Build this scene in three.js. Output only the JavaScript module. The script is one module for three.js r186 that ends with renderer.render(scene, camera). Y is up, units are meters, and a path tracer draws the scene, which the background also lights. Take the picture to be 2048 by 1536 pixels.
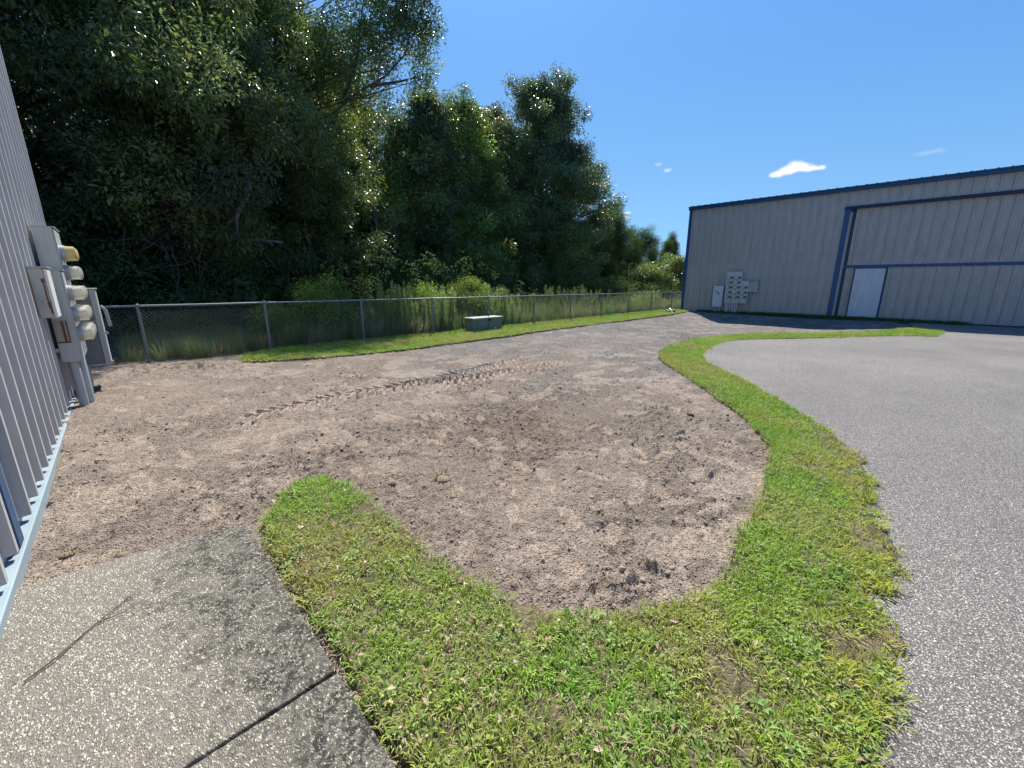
import * as THREE from 'three';
import { mergeGeometries } from 'three/addons/utils/BufferGeometryUtils.js';
import { RoundedBoxGeometry } from 'three/addons/geometries/RoundedBoxGeometry.js';

// ---------------------------------------------------------------- camera, sky, sun, exposure
const scene = new THREE.Scene();
const camera = new THREE.PerspectiveCamera(85.97, 4 / 3, 0.05, 2000);
const AZ = THREE.MathUtils.degToRad(44.485), PITCH = Math.atan(205 / 824);
camera.position.set(0, 1.5, 0);
camera.lookAt(Math.sin(AZ) * Math.cos(PITCH), 1.5 - Math.sin(PITCH), -Math.cos(AZ) * Math.cos(PITCH));
camera.updateMatrixWorld();

const renderer = new THREE.WebGLRenderer({ antialias: true });
renderer.setSize(1024, 768);
renderer.toneMapping = THREE.LinearToneMapping;
renderer.toneMappingExposure = 1.76;
renderer.shadowMap.enabled = true;

const SUN = new THREE.Vector3(0.52, 1, -0.56).normalize();
const sun = new THREE.DirectionalLight(new THREE.Color().setRGB(1, 0.95, 0.86), 4.8);
sun.name = 'sun';
sun.position.copy(SUN).multiplyScalar(80).add(new THREE.Vector3(10, 0, -6));
sun.target.position.set(10, 0, -6);
sun.castShadow = true;
Object.assign(sun.shadow.camera, { left: -45, right: 45, top: 45, bottom: -45, near: 1, far: 200 });
sun.shadow.mapSize.set(4096, 4096);
sun.shadow.radius = 1;
scene.add(sun, sun.target);

// ---------------------------------------------------------------- random numbers and noise
function rng(seed) { let a = seed >>> 0; return () => { a = (a + 0x6D2B79F5) | 0; let t = Math.imul(a ^ (a >>> 15), 1 | a); t = (t + Math.imul(t ^ (t >>> 7), 61 | t)) ^ t; return ((t ^ (t >>> 14)) >>> 0) / 4294967296; }; }
const hash = (x, y, s) => { let h = Math.imul(x, 374761393) ^ Math.imul(y, 668265263) ^ Math.imul(s, 1274126177); h = Math.imul(h ^ (h >>> 13), 1274126177); return ((h ^ (h >>> 16)) >>> 0) / 4294967296; };
function noise(x, y, s = 0, per = 0) {           // value noise, -1..1; tiles every `per` cells
  const xi = Math.floor(x), yi = Math.floor(y); let u = x - xi, v = y - yi;
  u = u * u * u * (u * (u * 6 - 15) + 10); v = v * v * v * (v * (v * 6 - 15) + 10);
  const w = (k) => per ? ((k % per) + per) % per : k;
  const a = hash(w(xi), w(yi), s), b = hash(w(xi + 1), w(yi), s), c = hash(w(xi), w(yi + 1), s), d = hash(w(xi + 1), w(yi + 1), s);
  return 2 * (a + (b - a) * u + (c - a) * v + (a - b - c + d) * u * v) - 1;
}
function fbm(x, y, s, oct = 4, per = 0) { let a = 0, k = 0.5, f = 1; for (let i = 0; i < oct; i++) { a += k * noise(x * f, y * f, s + i * 17, per * f); k *= 0.5; f *= 2; } return a; }
const sst = (a, b, x) => { const t = Math.min(1, Math.max(0, (x - a) / (b - a))); return t * t * (3 - 2 * t); };
const lerp = (a, b, t) => a + (b - a) * t;
const clamp = (x, a = 0, b = 1) => Math.min(b, Math.max(a, x));

// ---------------------------------------------------------------- sky: air and a few small clouds
{
  const W = 3072, Hh = 1536, data = new Float32Array(W * Hh * 4);
  const clouds = [];                               // [azimuth, elevation, half width, half height, strength] in degrees
  const puff = (az, el, list, k) => { for (const [dx, dy, rx, ry] of list) clouds.push([az + dx, el + dy, rx, ry, k]); };
  puff(76.7, 11.5, [[-1.7, -0.3, 0.7, 0.36], [-0.9, -0.1, 0.8, 0.52], [-0.15, 0.2, 0.85, 0.62], [0.6, 0.12, 0.75, 0.48], [1.3, -0.1, 0.7, 0.36], [2.0, -0.15, 0.55, 0.24]], 1);
  puff(56.6, 7.5, [[-0.5, 0, 0.6, 0.25], [0.3, 0.1, 0.5, 0.25]], 0.8);
  puff(58.6, 7.7, [[0, 0, 0.7, 0.3], [0.3, 0.6, 0.8, 0.14]], 0.85);
  puff(63.6, 12.7, [[0, 0, 0.5, 0.2]], 0.5); puff(62.4, 13.4, [[0, 0, 0.35, 0.2]], 0.35);
  puff(55.2, 12.4, [[0, 0, 0.6, 0.14]], 0.3); puff(86.9, 11.4, [[-0.4, 0, 0.7, 0.2], [0.5, 0.05, 0.6, 0.2]], 0.16);
  for (const [az, el, k] of [[120, 14, 0.8], [170, 10, 0.9], [215, 16, 0.7], [262, 9, 0.9], [310, 13, 0.7], [345, 8, 0.6]])
    puff(az, el, [[-1.4, 0, 1.2, 0.5], [0, 0.3, 1.3, 0.7], [1.5, 0, 1.1, 0.5]], k);
  for (let j = 0; j < Hh; j++) {
    const el = ((j + 0.5) / Hh - 0.5) * Math.PI, y = Math.sin(el), c = Math.cos(el), e = el * 180 / Math.PI;
    for (let i = 0; i < W; i++) {
      const phi = ((i + 0.5) / W - 0.5) * 2 * Math.PI, x = c * Math.cos(phi), z = c * Math.sin(phi);
      const up = Math.max(0, y), low = Math.pow(1 - up, 3.5), mu = x * SUN.x + y * SUN.y + z * SUN.z;
      let r = lerp(0.042, 0.215, low), g = lerp(0.155, 0.435, low), b = lerp(0.455, 0.645, low);
      const k = Math.pow(Math.max(0, mu), 3) * 0.30 + Math.pow(Math.max(0, mu), 24) * 0.8;    // brighter air toward the sun
      r += k * 0.20; g += k * 0.31; b += k * 0.34;
      const side = 0.9 + 0.1 * mu; r *= side; g *= side; b *= side;
      if (e > 4 && e < 22) {
        const az = (Math.atan2(x, -z) * 180 / Math.PI + 360) % 360; let m = 0;
        for (const [ca, ce, rx, ry, s] of clouds) {
          let dx = az - ca; if (Math.abs(dx) > 4) continue; const dy = e - ce;
          const d = (dx / rx) ** 2 + (dy / (dy < 0 ? ry * 0.6 : ry)) ** 2;
          if (d < 4) m = Math.max(m, s * sst(1.5, 0.35, d + 0.75 * fbm(az * 2.1, e * 2.6, 5, 4)));
        }
        if (m > 0) { const sh = 0.93 + 0.06 * fbm(az * 1.5, e * 2, 9, 3); r = lerp(r, 0.63 * sh, m); g = lerp(g, 0.64 * sh, m); b = lerp(b, 0.66 * sh, m); }
      }
      const o = (j * W + i) * 4; data[o] = r; data[o + 1] = g; data[o + 2] = b; data[o + 3] = 1;
    }
  }
  const t = new THREE.DataTexture(data, W, Hh, THREE.RGBAFormat, THREE.FloatType);
  t.mapping = THREE.EquirectangularReflectionMapping; t.magFilter = THREE.LinearFilter; t.minFilter = THREE.LinearFilter; t.needsUpdate = true;
  scene.background = t; scene.environment = t;
}

// ---------------------------------------------------------------- helpers
const used = new Map();
function numbered(name) { const n = used.get(name) ?? 0; used.set(name, n + 1); return n ? `${name}_${String(n).padStart(3, '0')}` : name; }
function shade(o) { o.traverse((c) => { if (c.isMesh) { c.castShadow = true; c.receiveShadow = true; } }); return o; }
function tag(o, label, category, group, kind) { o.userData.label = label; if (category) o.userData.category = category; if (group) o.userData.group = group; if (kind) o.userData.kind = kind; return o; }
function thing(name, label, category, pos = [0, 0, 0], turn = 0, group) { const o = new THREE.Group(); o.name = numbered(name); o.position.set(...pos); o.rotation.y = turn; scene.add(o); return tag(o, label, category, group); }
function part(name, geo, mat, parent, pos) { const m = new THREE.Mesh(Array.isArray(geo) ? mergeGeometries(geo.map((q) => q.index ? q.toNonIndexed() : q)) : geo, mat); m.name = name; if (pos) m.position.set(...pos); parent.add(m); m.castShadow = m.receiveShadow = true; return m; }
function top(name, geo, mat, label, category, group, kind) { const m = part(numbered(name), geo, mat, scene); return tag(m, label, category, group, kind); }
const box = (x0, x1, y0, y1, z0, z1) => new THREE.BoxGeometry(x1 - x0, y1 - y0, z1 - z0).translate((x0 + x1) / 2, (y0 + y1) / 2, (z0 + z1) / 2);
const rbox = (x0, x1, y0, y1, z0, z1, r = 0.006) => new RoundedBoxGeometry(x1 - x0, y1 - y0, z1 - z0, 2, r).translate((x0 + x1) / 2, (y0 + y1) / 2, (z0 + z1) / 2);
const V = (x, y, z) => new THREE.Vector3(x, y, z);
function tube(points, radii, sides = 7) {          // a tapered, capped tube through points
  const n = points.length, pos = [], idx = [], uv = []; let nrm = V(0, 0, 1), len = 0;
  for (let i = 0; i < n; i++) {
    const t = points[Math.min(n - 1, i + 1)].clone().sub(points[Math.max(0, i - 1)]).normalize();
    if (i) len += points[i].distanceTo(points[i - 1]);
    if (Math.abs(t.dot(nrm)) > 0.95) nrm = Math.abs(t.x) < 0.8 ? V(1, 0, 0) : V(0, 1, 0);
    nrm.sub(t.clone().multiplyScalar(t.dot(nrm))).normalize(); const b = t.clone().cross(nrm);
    for (let k = 0; k <= sides; k++) { const a = k / sides * 2 * Math.PI, r = radii[i]; pos.push(points[i].x + r * (Math.cos(a) * nrm.x + Math.sin(a) * b.x), points[i].y + r * (Math.cos(a) * nrm.y + Math.sin(a) * b.y), points[i].z + r * (Math.cos(a) * nrm.z + Math.sin(a) * b.z)); uv.push(k / sides * radii[0] * 6, len); }
  }
  for (let i = 0; i < n - 1; i++) for (let k = 0; k < sides; k++) { const a = i * (sides + 1) + k, c = a + sides + 1; idx.push(a, a + 1, c, a + 1, c + 1, c); }
  for (const [i, f] of [[0, 1], [n - 1, 0]]) { const c = pos.length / 3; pos.push(points[i].x, points[i].y, points[i].z); uv.push(0, 0); for (let k = 0; k < sides; k++) { const a = i * (sides + 1) + k; f ? idx.push(c, a + 1, a) : idx.push(c, a, a + 1); } }
  const g = new THREE.BufferGeometry(); g.setAttribute('position', new THREE.Float32BufferAttribute(pos, 3)); g.setAttribute('uv', new THREE.Float32BufferAttribute(uv, 2)); g.setIndex(idx); g.computeVertexNormals(); return g;
}
const pipe = (a, b, r, sides = 10) => tube([V(...a), V(...b)], [r, r], sides);
function texture(w, h, fn, srgb, repeat) {
  const d = new Uint8Array(w * h * 4);
  for (let j = 0; j < h; j++) for (let i = 0; i < w; i++) { const c = fn(i, j), o = (j * w + i) * 4; d[o] = clamp(c[0]) * 255; d[o + 1] = clamp(c[1]) * 255; d[o + 2] = clamp(c[2]) * 255; d[o + 3] = 255; }
  return raw(d, w, h, srgb, repeat);
}
function raw(d, w, h, srgb, repeat = [1, 1]) {
  const t = new THREE.DataTexture(d, w, h); t.wrapS = t.wrapT = THREE.RepeatWrapping; t.magFilter = THREE.LinearFilter; t.minFilter = THREE.LinearMipmapLinearFilter; t.generateMipmaps = true;
  if (srgb) t.colorSpace = THREE.SRGBColorSpace; t.repeat.set(...repeat); t.needsUpdate = true; return t;
}
const rgb = (r, g, b) => new THREE.Color().setRGB(r, g, b);
const std = (o) => new THREE.MeshStandardMaterial({ side: THREE.DoubleSide, ...o });
const toS = (x) => x <= 0.0031308 ? 12.92 * x : 1.055 * Math.pow(x, 1 / 2.4) - 0.055;

// ---------------------------------------------------------------- the lie of the land
function yG(x, z) {
  let d = -0.26 * sst(9, 15, x) * (1 - sst(19.2, 21.9, x)) * sst(-9.2, -6.8, z) * (1 - 0.75 * sst(-3.4, -0.3, z));
  d += 0.07 * (1 - sst(-0.2, 1.0, x)) * (1 - sst(-5.5, -3.5, z));
  return d;
}
function smoothClosed(pts, n = 6) { const c = new THREE.CatmullRomCurve3(pts.map(([x, z]) => V(x, 0, z)), true, 'centripetal'); return c.getPoints(pts.length * n).slice(0, -1).map((p) => [p.x, p.z]); }
function signedDist(poly, x, z) {                   // positive inside
  let d = 1e9, inside = false;
  for (let i = 0, j = poly.length - 1; i < poly.length; j = i++) {
    const [ax, az] = poly[i], [bx, bz] = poly[j], ex = bx - ax, ez = bz - az, t = clamp(((x - ax) * ex + (z - az) * ez) / (ex * ex + ez * ez + 1e-12));
    const qx = x - ax - ex * t, qz = z - az - ez * t; d = Math.min(d, qx * qx + qz * qz);
    if ((az > z) !== (bz > z) && x < (bx - ax) * (z - az) / (bz - az) + ax) inside = !inside;
  }
  return (inside ? 1 : -1) * Math.sqrt(d);
}
const LAWN = smoothClosed([[0.44, 3], [0.445, 0.3], [0.445, -0.93], [0.445, -1.81], [0.45, -2.5], [0.475, -2.72], [0.52, -2.78], [0.63, -2.93], [0.78, -3.13], [0.96, -3.12], [1.08, -2.9], [1.09, -2.58], [1.09, -2.28], [1.08, -1.91], [1.085, -1.63], [1.09, -1.4], [1.13, -1.22], [1.21, -1.04], [1.32, -0.88], [1.45, -0.76], [1.63, -0.66], [1.86, -0.59], [2.1, -0.56], [2.33, -0.565], [2.63, -0.61], [3.11, -0.66], [3.73, -0.73], [3.98, -0.78], [4.31, -0.94], [4.97, -1.36], [5.73, -1.98], [6.56, -2.68], [7.46, -3.5], [8.15, -3.92], [8.94, -4.16], [10.33, -4.43], [12.6, -4.78], [14.5, -4.7], [16.2, -3.95], [17.1, -2.9], [17.7, -1.9], [18.35, -1.0], [19.28, -0.68], [19.75, 0.0], [18.7, 0.22], [17.3, 0.08], [16.5, -0.9], [15.9, -2.0], [15.2, -3.2], [13.72, -4.0], [12, -3.95], [9.92, -3.55], [8.56, -3.18], [7.6, -2.51], [6.75, -1.78], [5.99, -1.21], [5.2, -0.66], [4.7, -0.38], [4.16, -0.19], [3.69, -0.08], [3.26, 0.01], [2.95, 0.06], [2.48, 0.11], [2.24, 0.13], [2.0, 0.09], [1.81, 0.11], [1.66, 0.11], [1.5, 0.13], [1.4, 0.2], [1.38, 3]], 4);
const STRIP = smoothClosed([[1.75, -9.05], [2.27, -8.72], [2.76, -8.5], [3.47, -8.3], [4.48, -8.15], [5.97, -8.17], [7.61, -8.24], [10.21, -8.44], [14.03, -8.62], [19.45, -8.74], [21.5, -8.95], [21.95, -9.3], [21.9, -10.4], [14, -10.3], [6, -10.3], [3.0, -10.3], [2.0, -9.8]], 4);

// ---------------------------------------------------------------- textures of the ground
function stones(size, count, seed, base, pick) {    // tileable colour and height of small stones set in a binder
  const R = rng(seed), col = new Float32Array(size * size * 3), hgt = new Float32Array(size * size);
  for (let j = 0; j < size; j++) for (let i = 0; i < size; i++) { const o = j * size + i, c = base(i, j); col[o * 3] = c[0]; col[o * 3 + 1] = c[1]; col[o * 3 + 2] = c[2]; hgt[o] = 0.12 + 0.10 * noise(i / 4, j / 4, seed, size / 4); }
  for (let n = 0; n < count; n++) {
    const { r, c, squash = 0.7, lift = 1 } = pick(R), cx = R() * size, cy = R() * size, a = R() * 6.28, ca = Math.cos(a), sa = Math.sin(a), top = (0.45 + 0.5 * R()) * lift, k = Math.ceil(r * 1.3), wob = R() * 6.28;
    for (let dy = -k; dy <= k; dy++) for (let dx = -k; dx <= k; dx++) {
      const u = (dx * ca + dy * sa) / r, v = (-dx * sa + dy * ca) / (r * squash), th = Math.atan2(v, u), q = (u * u + v * v) * (1 + 0.25 * Math.sin(3 * th + wob) + 0.15 * Math.sin(5 * th + 2 * wob));
      if (q > 1) continue; const h = top * (1 - 0.55 * q), o = (((cy + dy) | 0) + size) % size * size + (((cx + dx) | 0) + size) % size;
      if (h < hgt[o]) continue; hgt[o] = h; col[o * 3] = c[0]; col[o * 3 + 1] = c[1]; col[o * 3 + 2] = c[2];
    }
  }
  return { col, hgt };
}
function toTextures({ col, hgt }, size, repeat, tint = () => 1) {
  const c = new Uint8Array(size * size * 4), h = new Uint8Array(size * size * 4);
  for (let o = 0; o < size * size; o++) { const k = tint(o % size, (o / size) | 0); for (let q = 0; q < 3; q++) { c[o * 4 + q] = 255 * clamp(toS(col[o * 3 + q] * k)); h[o * 4 + q] = 255 * clamp(hgt[o]); } c[o * 4 + 3] = h[o * 4 + 3] = 255; }
  return [raw(c, size, size, true, repeat), raw(h, size, size, false, repeat)];
}
// worn asphalt: pale and dark stones in a grey binder; one tile is 2.2 m
const asphaltTex = toTextures(stones(2048, 150000, 11, (i, j) => { const k = 0.075 + 0.02 * noise(i / 7, j / 7, 3, 2048 / 8 | 0); return [k, k, k * 1.03]; },
  (R) => { const t = R(), k = t < 0.11 ? 0.36 + 0.24 * R() : t < 0.66 ? 0.19 + 0.13 * R() : 0.085 + 0.08 * R(), w = R() * 0.04; return { r: 1.7 + 2.6 * R() * R(), c: [k * (1 + w), k, k * (1 - w * 0.4)], squash: 0.55 + 0.4 * R() }; }), 2048, [1 / 2.2, 1 / 2.2]);
// sandy soil: crumbs and small pale pebbles; one tile is 1.4 m
const soilTex = toTextures(stones(1024, 26000, 21, (i, j) => { const k = 0.94 + 0.5 * fbm(i / 32, j / 32, 8, 5, 32); return [k * 0.80, k * 0.80, k * 0.80]; },
  (R) => { const k = 0.5 + 0.6 * R(); return { r: 1.1 + 5 * R() ** 4, c: [k, k, k], squash: 0.6 + 0.4 * R() }; }), 1024, [1 / 1.4, 1 / 1.4]);

// ---------------------------------------------------------------- ground: one sheet to the horizon, fine where the bare soil lies
const TRACKS = [[[0.8, -5.18], [1.5, -5.3], [2.2, -5.36], [3.1, -5.3], [4.0, -5.36], [4.9, -5.5], [6.2, -5.75]], [[3.0, -5.14], [4.0, -5.02], [5.2, -4.93], [6.9, -4.75]]];
const PRINTS = []; { const R = rng(77);             // boot prints: walks across the soil
  const walk = (x, z, a, n) => { for (let i = 0; i < n; i++) { const s = i % 2 ? 1 : -1; PRINTS.push([x + Math.cos(a) * 0.1 * s, z - Math.sin(a) * 0.1 * s, a + (R() - 0.5) * 0.4, 0.6 + 0.4 * R()]); x += Math.sin(a) * (0.5 + 0.2 * R()); z += Math.cos(a) * (0.5 + 0.2 * R()); a += (R() - 0.5) * 0.5; } };
  walk(1.5, -1.2, 2.6, 8); walk(2.0, -1.0, 1.9, 7); walk(1.3, -2.6, 3.0, 8); walk(2.4, -0.9, 2.4, 8); walk(0.2, -3.2, 3.0, 7); walk(-0.1, -4.0, 2.7, 6); walk(3.0, -2.0, 2.0, 8); walk(0.6, -4.4, 1.6, 8); walk(3.6, -1.1, 2.2, 6); walk(2.2, -3.4, 2.6, 7); walk(1.0, -3.6, 1.2, 6); walk(1.6, -1.5, 1.2, 4); walk(1.4, -1.0, 1.7, 6); walk(1.9, -1.5, 2.9, 6); walk(2.8, -0.95, 1.5, 5); walk(2.5, -1.7, 3.3, 7); walk(1.25, -1.8, 2.2, 6); walk(3.4, -1.6, 1.4, 6); walk(1.8, -0.9, 1.35, 5); walk(0.5, -3.6, 2.2, 7); walk(-0.2, -5.2, 1.8, 8); walk(2.1, -2.2, 1.2, 6); }
function lumps(x, z, s, seed, chance) {            // rounded clods on a jittered grid
  const u = x / s, v = z / s, iu = Math.floor(u), iv = Math.floor(v); let h = 0;
  for (let a = -1; a <= 1; a++) for (let b = -1; b <= 1; b++) { const cu = iu + a, cv = iv + b, q = hash(cu, cv, seed); if (q > chance) continue; const px = cu + hash(cu, cv, seed + 1), pv = cv + hash(cu, cv, seed + 2), r = 0.28 + 0.5 * hash(cu, cv, seed + 3), d = ((u - px) ** 2 + (v - pv) ** 2) / (r * r); if (d < 1) h = Math.max(h, r * Math.sqrt(1 - d)); }
  return h * s;
}
const printCell = new Map(); PRINTS.forEach((p) => { for (let i = -1; i <= 1; i++) for (let j = -1; j <= 1; j++) { const k = `${Math.floor(p[0] / 0.4) + i},${Math.floor(p[1] / 0.4) + j}`; if (!printCell.has(k)) printCell.set(k, []); printCell.get(k).push(p); } });
function soil(x, z) {                               // [relief, dryness] of the bare soil
  const fade = sst(0.15, 0.9, 40 - Math.hypot(x, z)), rough = clamp(0.5 + 0.9 * fbm(x / 0.9, z / 0.9, 31, 3)), far = sst(9, 4, Math.hypot(x, z));
  let flat0 = 0, h = 0.028 * fbm(x / 1.6, z / 1.6, 33, 3) + 0.010 * fbm(x / 0.35, z / 0.35, 34, 2), dry = 0.1; { const q = sst(0.06, 0.22, fbm(x / 0.3, z / 0.3, 36, 4)) * clamp(0.75 + 0.8 * fbm(x / 2, z / 2, 38, 2)); dry += 0.42 * q; flat0 = 0.55 * q; }
  const b1 = 1 - Math.abs(noise(x / 0.075, z / 0.075, 41)), b2 = 1 - Math.abs(noise(x / 0.034 + 7, z / 0.034, 42));
  let crumb = (0.020 * (0.6 - b1) + 0.014 * (0.6 - b2) * (0.4 + 0.6 * far)) * (0.3 + 1.1 * rough) + 0.42 * lumps(x, z, 0.062, 43, 0.06 + 0.4 * rough) * (0.3 + 0.7 * rough) + 0.6 * lumps(x, z, 0.03, 47, 0.6) * (0.35 + 0.65 * rough) - 0.004;
  let flat = flat0, track = 0;
  for (const p of printCell.get(`${Math.floor(x / 0.4)},${Math.floor(z / 0.4)}`) ?? []) {
    const dx = x - p[0], dz = z - p[1], s = Math.sin(p[2]), c = Math.cos(p[2]), u = dx * s + dz * c, v = dx * c - dz * s, w = u > 0.02 ? 0.06 : 0.05;
    const q = (u / 0.15) ** 2 + (v / w) ** 2; if (q > 2.2) continue;
    const f = sst(1.25, 0.8, q + 0.3 * noise(x / 0.05, z / 0.05, 51)) * p[3]; flat = Math.max(flat, f);
    h += -0.016 * f + 0.009 * sst(2.0, 1.4, q) * (1 - f) * p[3] + 0.0035 * f * (Math.sin(u * 210) > 0 ? 1 : 0) * (p[3] > 0.8 ? 1 : 0.3);
  }
  for (const [ti, line] of TRACKS.entries()) for (let i = 0; i < line.length - 1; i++) {
    const [ax, az] = line[i], [bx, bz] = line[i + 1], L = Math.hypot(bx - ax, bz - az), ex = (bx - ax) / L, ez = (bz - az) / L, s = (x - ax) * ex + (z - az) * ez; if (s < 0 || s >= L) continue;
    const t = -(x - ax) * ez + (z - az) * ex, hw = 0.25; if (Math.abs(t) > hw + 0.05) continue;
    const wob = 0.85 + 0.25 * noise(x / 0.3, z / 0.3, 55), k = sst(hw + 0.03, hw - 0.03, Math.abs(t)) * sst(ti ? 3.0 : 0.8, ti ? 3.6 : 1.1, x) * sst(6.9, 5.6, x), ph = (x + z * 0.2) / 0.135 + (t > 0 ? 0.5 : 0) + Math.abs(t) * 4.5, lug = sst(-0.15, 0.25, Math.sin(ph * 6.283));
    flat = Math.max(flat, k); track = Math.max(track, 0.75 * k); h += k * wob * (-0.03 + 0.07 * lug * sst(hw, hw - 0.06, Math.abs(t)) ) + 0.012 * sst(hw + 0.05, hw, Math.abs(t)) * (1 - k) * sst(1, 1.5, x) * sst(6.5, 5, x);
  }
  // clods pushed up along the near edge
  for (const [cx, cz, r, a] of [[1.36, -1.33, 0.14, 0.024], [1.69, -0.97, 0.16, 0.028], [1.86, -0.82, 0.13, 0.026], [1.42, -2.02, 0.12, 0.025], [1.02, -3.65, 0.16, 0.02], [-0.14, -3.25, 0.07, 0.035], [4.56, -1.76, 0.12, 0.02], [0.7, -9.1, 0.7, 0.10], [1.3, -8.85, 0.5, 0.05]]) {
    const d = Math.hypot(x - cx, z - cz) / r; if (d > 2.2) continue; const k = Math.exp(-d * d); h += a * k * (0.5 + 0.5 * noise(x / 0.08, z / 0.08, 61)) + 0.5 * k * lumps(x, z, 0.05, 63, 0.9) * Math.min(1, a / 0.03); flat *= 1 - k;
  }
  return [(h + crumb * (1 - 0.85 * flat)) * fade, clamp(dry + 0.75 * flat - 0.34 * rough * (1 - flat) + track, -0.5, 1.5)];
}
function axis(stops) { const a = []; for (let i = 0; i < stops.length - 1; i++) { const [s, d] = stops[i], e = stops[i + 1][0], n = Math.max(1, Math.round((e - s) / d)); for (let k = 0; k < n; k++) a.push(s + (e - s) * k / n); } a.push(stops.at(-1)[0]); return a; }
const onLawn = (x, z) => (x > 0.2 && x < 20 && z > -5.2 && z < 3.2) ? signedDist(LAWN, x, z) : -1;
const ASPHALT = [[1.2, 40], [1.2, 0.0], [2.3, -0.05], [3.3, -0.2], [4.2, -0.45], [5.1, -0.95], [6.4, -1.95], [7.7, -3.0], [8.8, -3.65], [10.3, -3.95], [12.2, -4.3], [14, -4.3], [15.6, -3.4], [16.6, -1.9], [17.4, -0.7], [18.6, -0.15], [19.6, -0.35], [21.3, -0.7], [21.8, -0.6], [21.8, 40]];
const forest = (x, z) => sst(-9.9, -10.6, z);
{
  const xs = axis([[-400, 60], [-40, 8], [-8, 1.5], [-1, 0.05], [-0.6, 0.016], [2.4, 0.013], [3.0, 0.02], [5, 0.03], [8, 0.05], [22.5, 0.4], [40, 4], [80, 20], [400, 60], [401, 1]]), zs = axis([[-400, 60], [-60, 5], [-20, 0.5], [-10.4, 0.06], [-8, 0.035], [-6, 0.022], [-4, 0.014], [-2.6, 0.011], [-0.5, 0.2], [4, 2], [40, 30], [401, 1]]);
  const nx = xs.length, nz = zs.length, pos = new Float32Array(nx * nz * 3), col = new Float32Array(nx * nz * 3), uv = new Float32Array(nx * nz * 2), idx = [];
  for (let j = 0; j < nz; j++) for (let i = 0; i < nx; i++) {
    const x = xs[i], z = zs[j], o = j * nx + i; let h = 0, r, g, b;
    const dirt = x > -0.7 && x < 22.4 && z > -10.2 && z < -0.3, far = Math.hypot(x, z);
    if (dirt) {
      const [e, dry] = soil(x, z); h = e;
      if (x > 0.35 && z > -4.9) { const s = x < 6 || z > -4.9 ? signedDist(ASPHALT, x, z) : -1; if (s > -0.3) h = Math.min(h, -0.035); }
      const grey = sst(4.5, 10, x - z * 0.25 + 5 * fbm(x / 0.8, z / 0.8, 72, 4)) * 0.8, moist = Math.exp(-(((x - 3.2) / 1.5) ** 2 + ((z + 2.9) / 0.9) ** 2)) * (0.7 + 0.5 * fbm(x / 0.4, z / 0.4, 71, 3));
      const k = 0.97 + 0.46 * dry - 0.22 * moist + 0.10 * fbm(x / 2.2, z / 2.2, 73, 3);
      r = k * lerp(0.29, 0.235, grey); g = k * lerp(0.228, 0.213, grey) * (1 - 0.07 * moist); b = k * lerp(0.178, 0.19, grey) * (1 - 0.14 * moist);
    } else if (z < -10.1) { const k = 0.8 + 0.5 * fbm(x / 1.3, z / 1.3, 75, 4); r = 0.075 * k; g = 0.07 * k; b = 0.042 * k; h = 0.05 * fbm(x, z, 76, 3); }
    else { const k = 0.9 + 0.4 * fbm(x / 3, z / 3, 77, 4); r = 0.16 * k; g = 0.16 * k; b = 0.09 * k; h = far > 30 || x > 1 ? -0.06 : -0.05; }
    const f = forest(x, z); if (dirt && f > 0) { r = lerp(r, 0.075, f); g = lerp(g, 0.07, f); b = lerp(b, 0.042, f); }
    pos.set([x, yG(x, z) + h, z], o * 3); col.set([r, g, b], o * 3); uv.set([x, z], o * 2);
    if (i && j) { const a = o - nx - 1; idx.push(a, a + nx, a + 1, a + 1, a + nx, a + nx + 1); }
  }
  const g = new THREE.BufferGeometry(); g.setAttribute('position', new THREE.BufferAttribute(pos, 3)); g.setAttribute('color', new THREE.BufferAttribute(col, 3)); g.setAttribute('uv', new THREE.BufferAttribute(uv, 2)); g.setIndex(idx); g.computeVertexNormals();
  top('ground', g, std({ map: soilTex[0], bumpMap: soilTex[1], bumpScale: 0.02, vertexColors: true, roughness: 0.97 }), 'bare raked sandy soil with boot prints and tyre tracks', undefined, undefined, 'structure');
}
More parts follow.
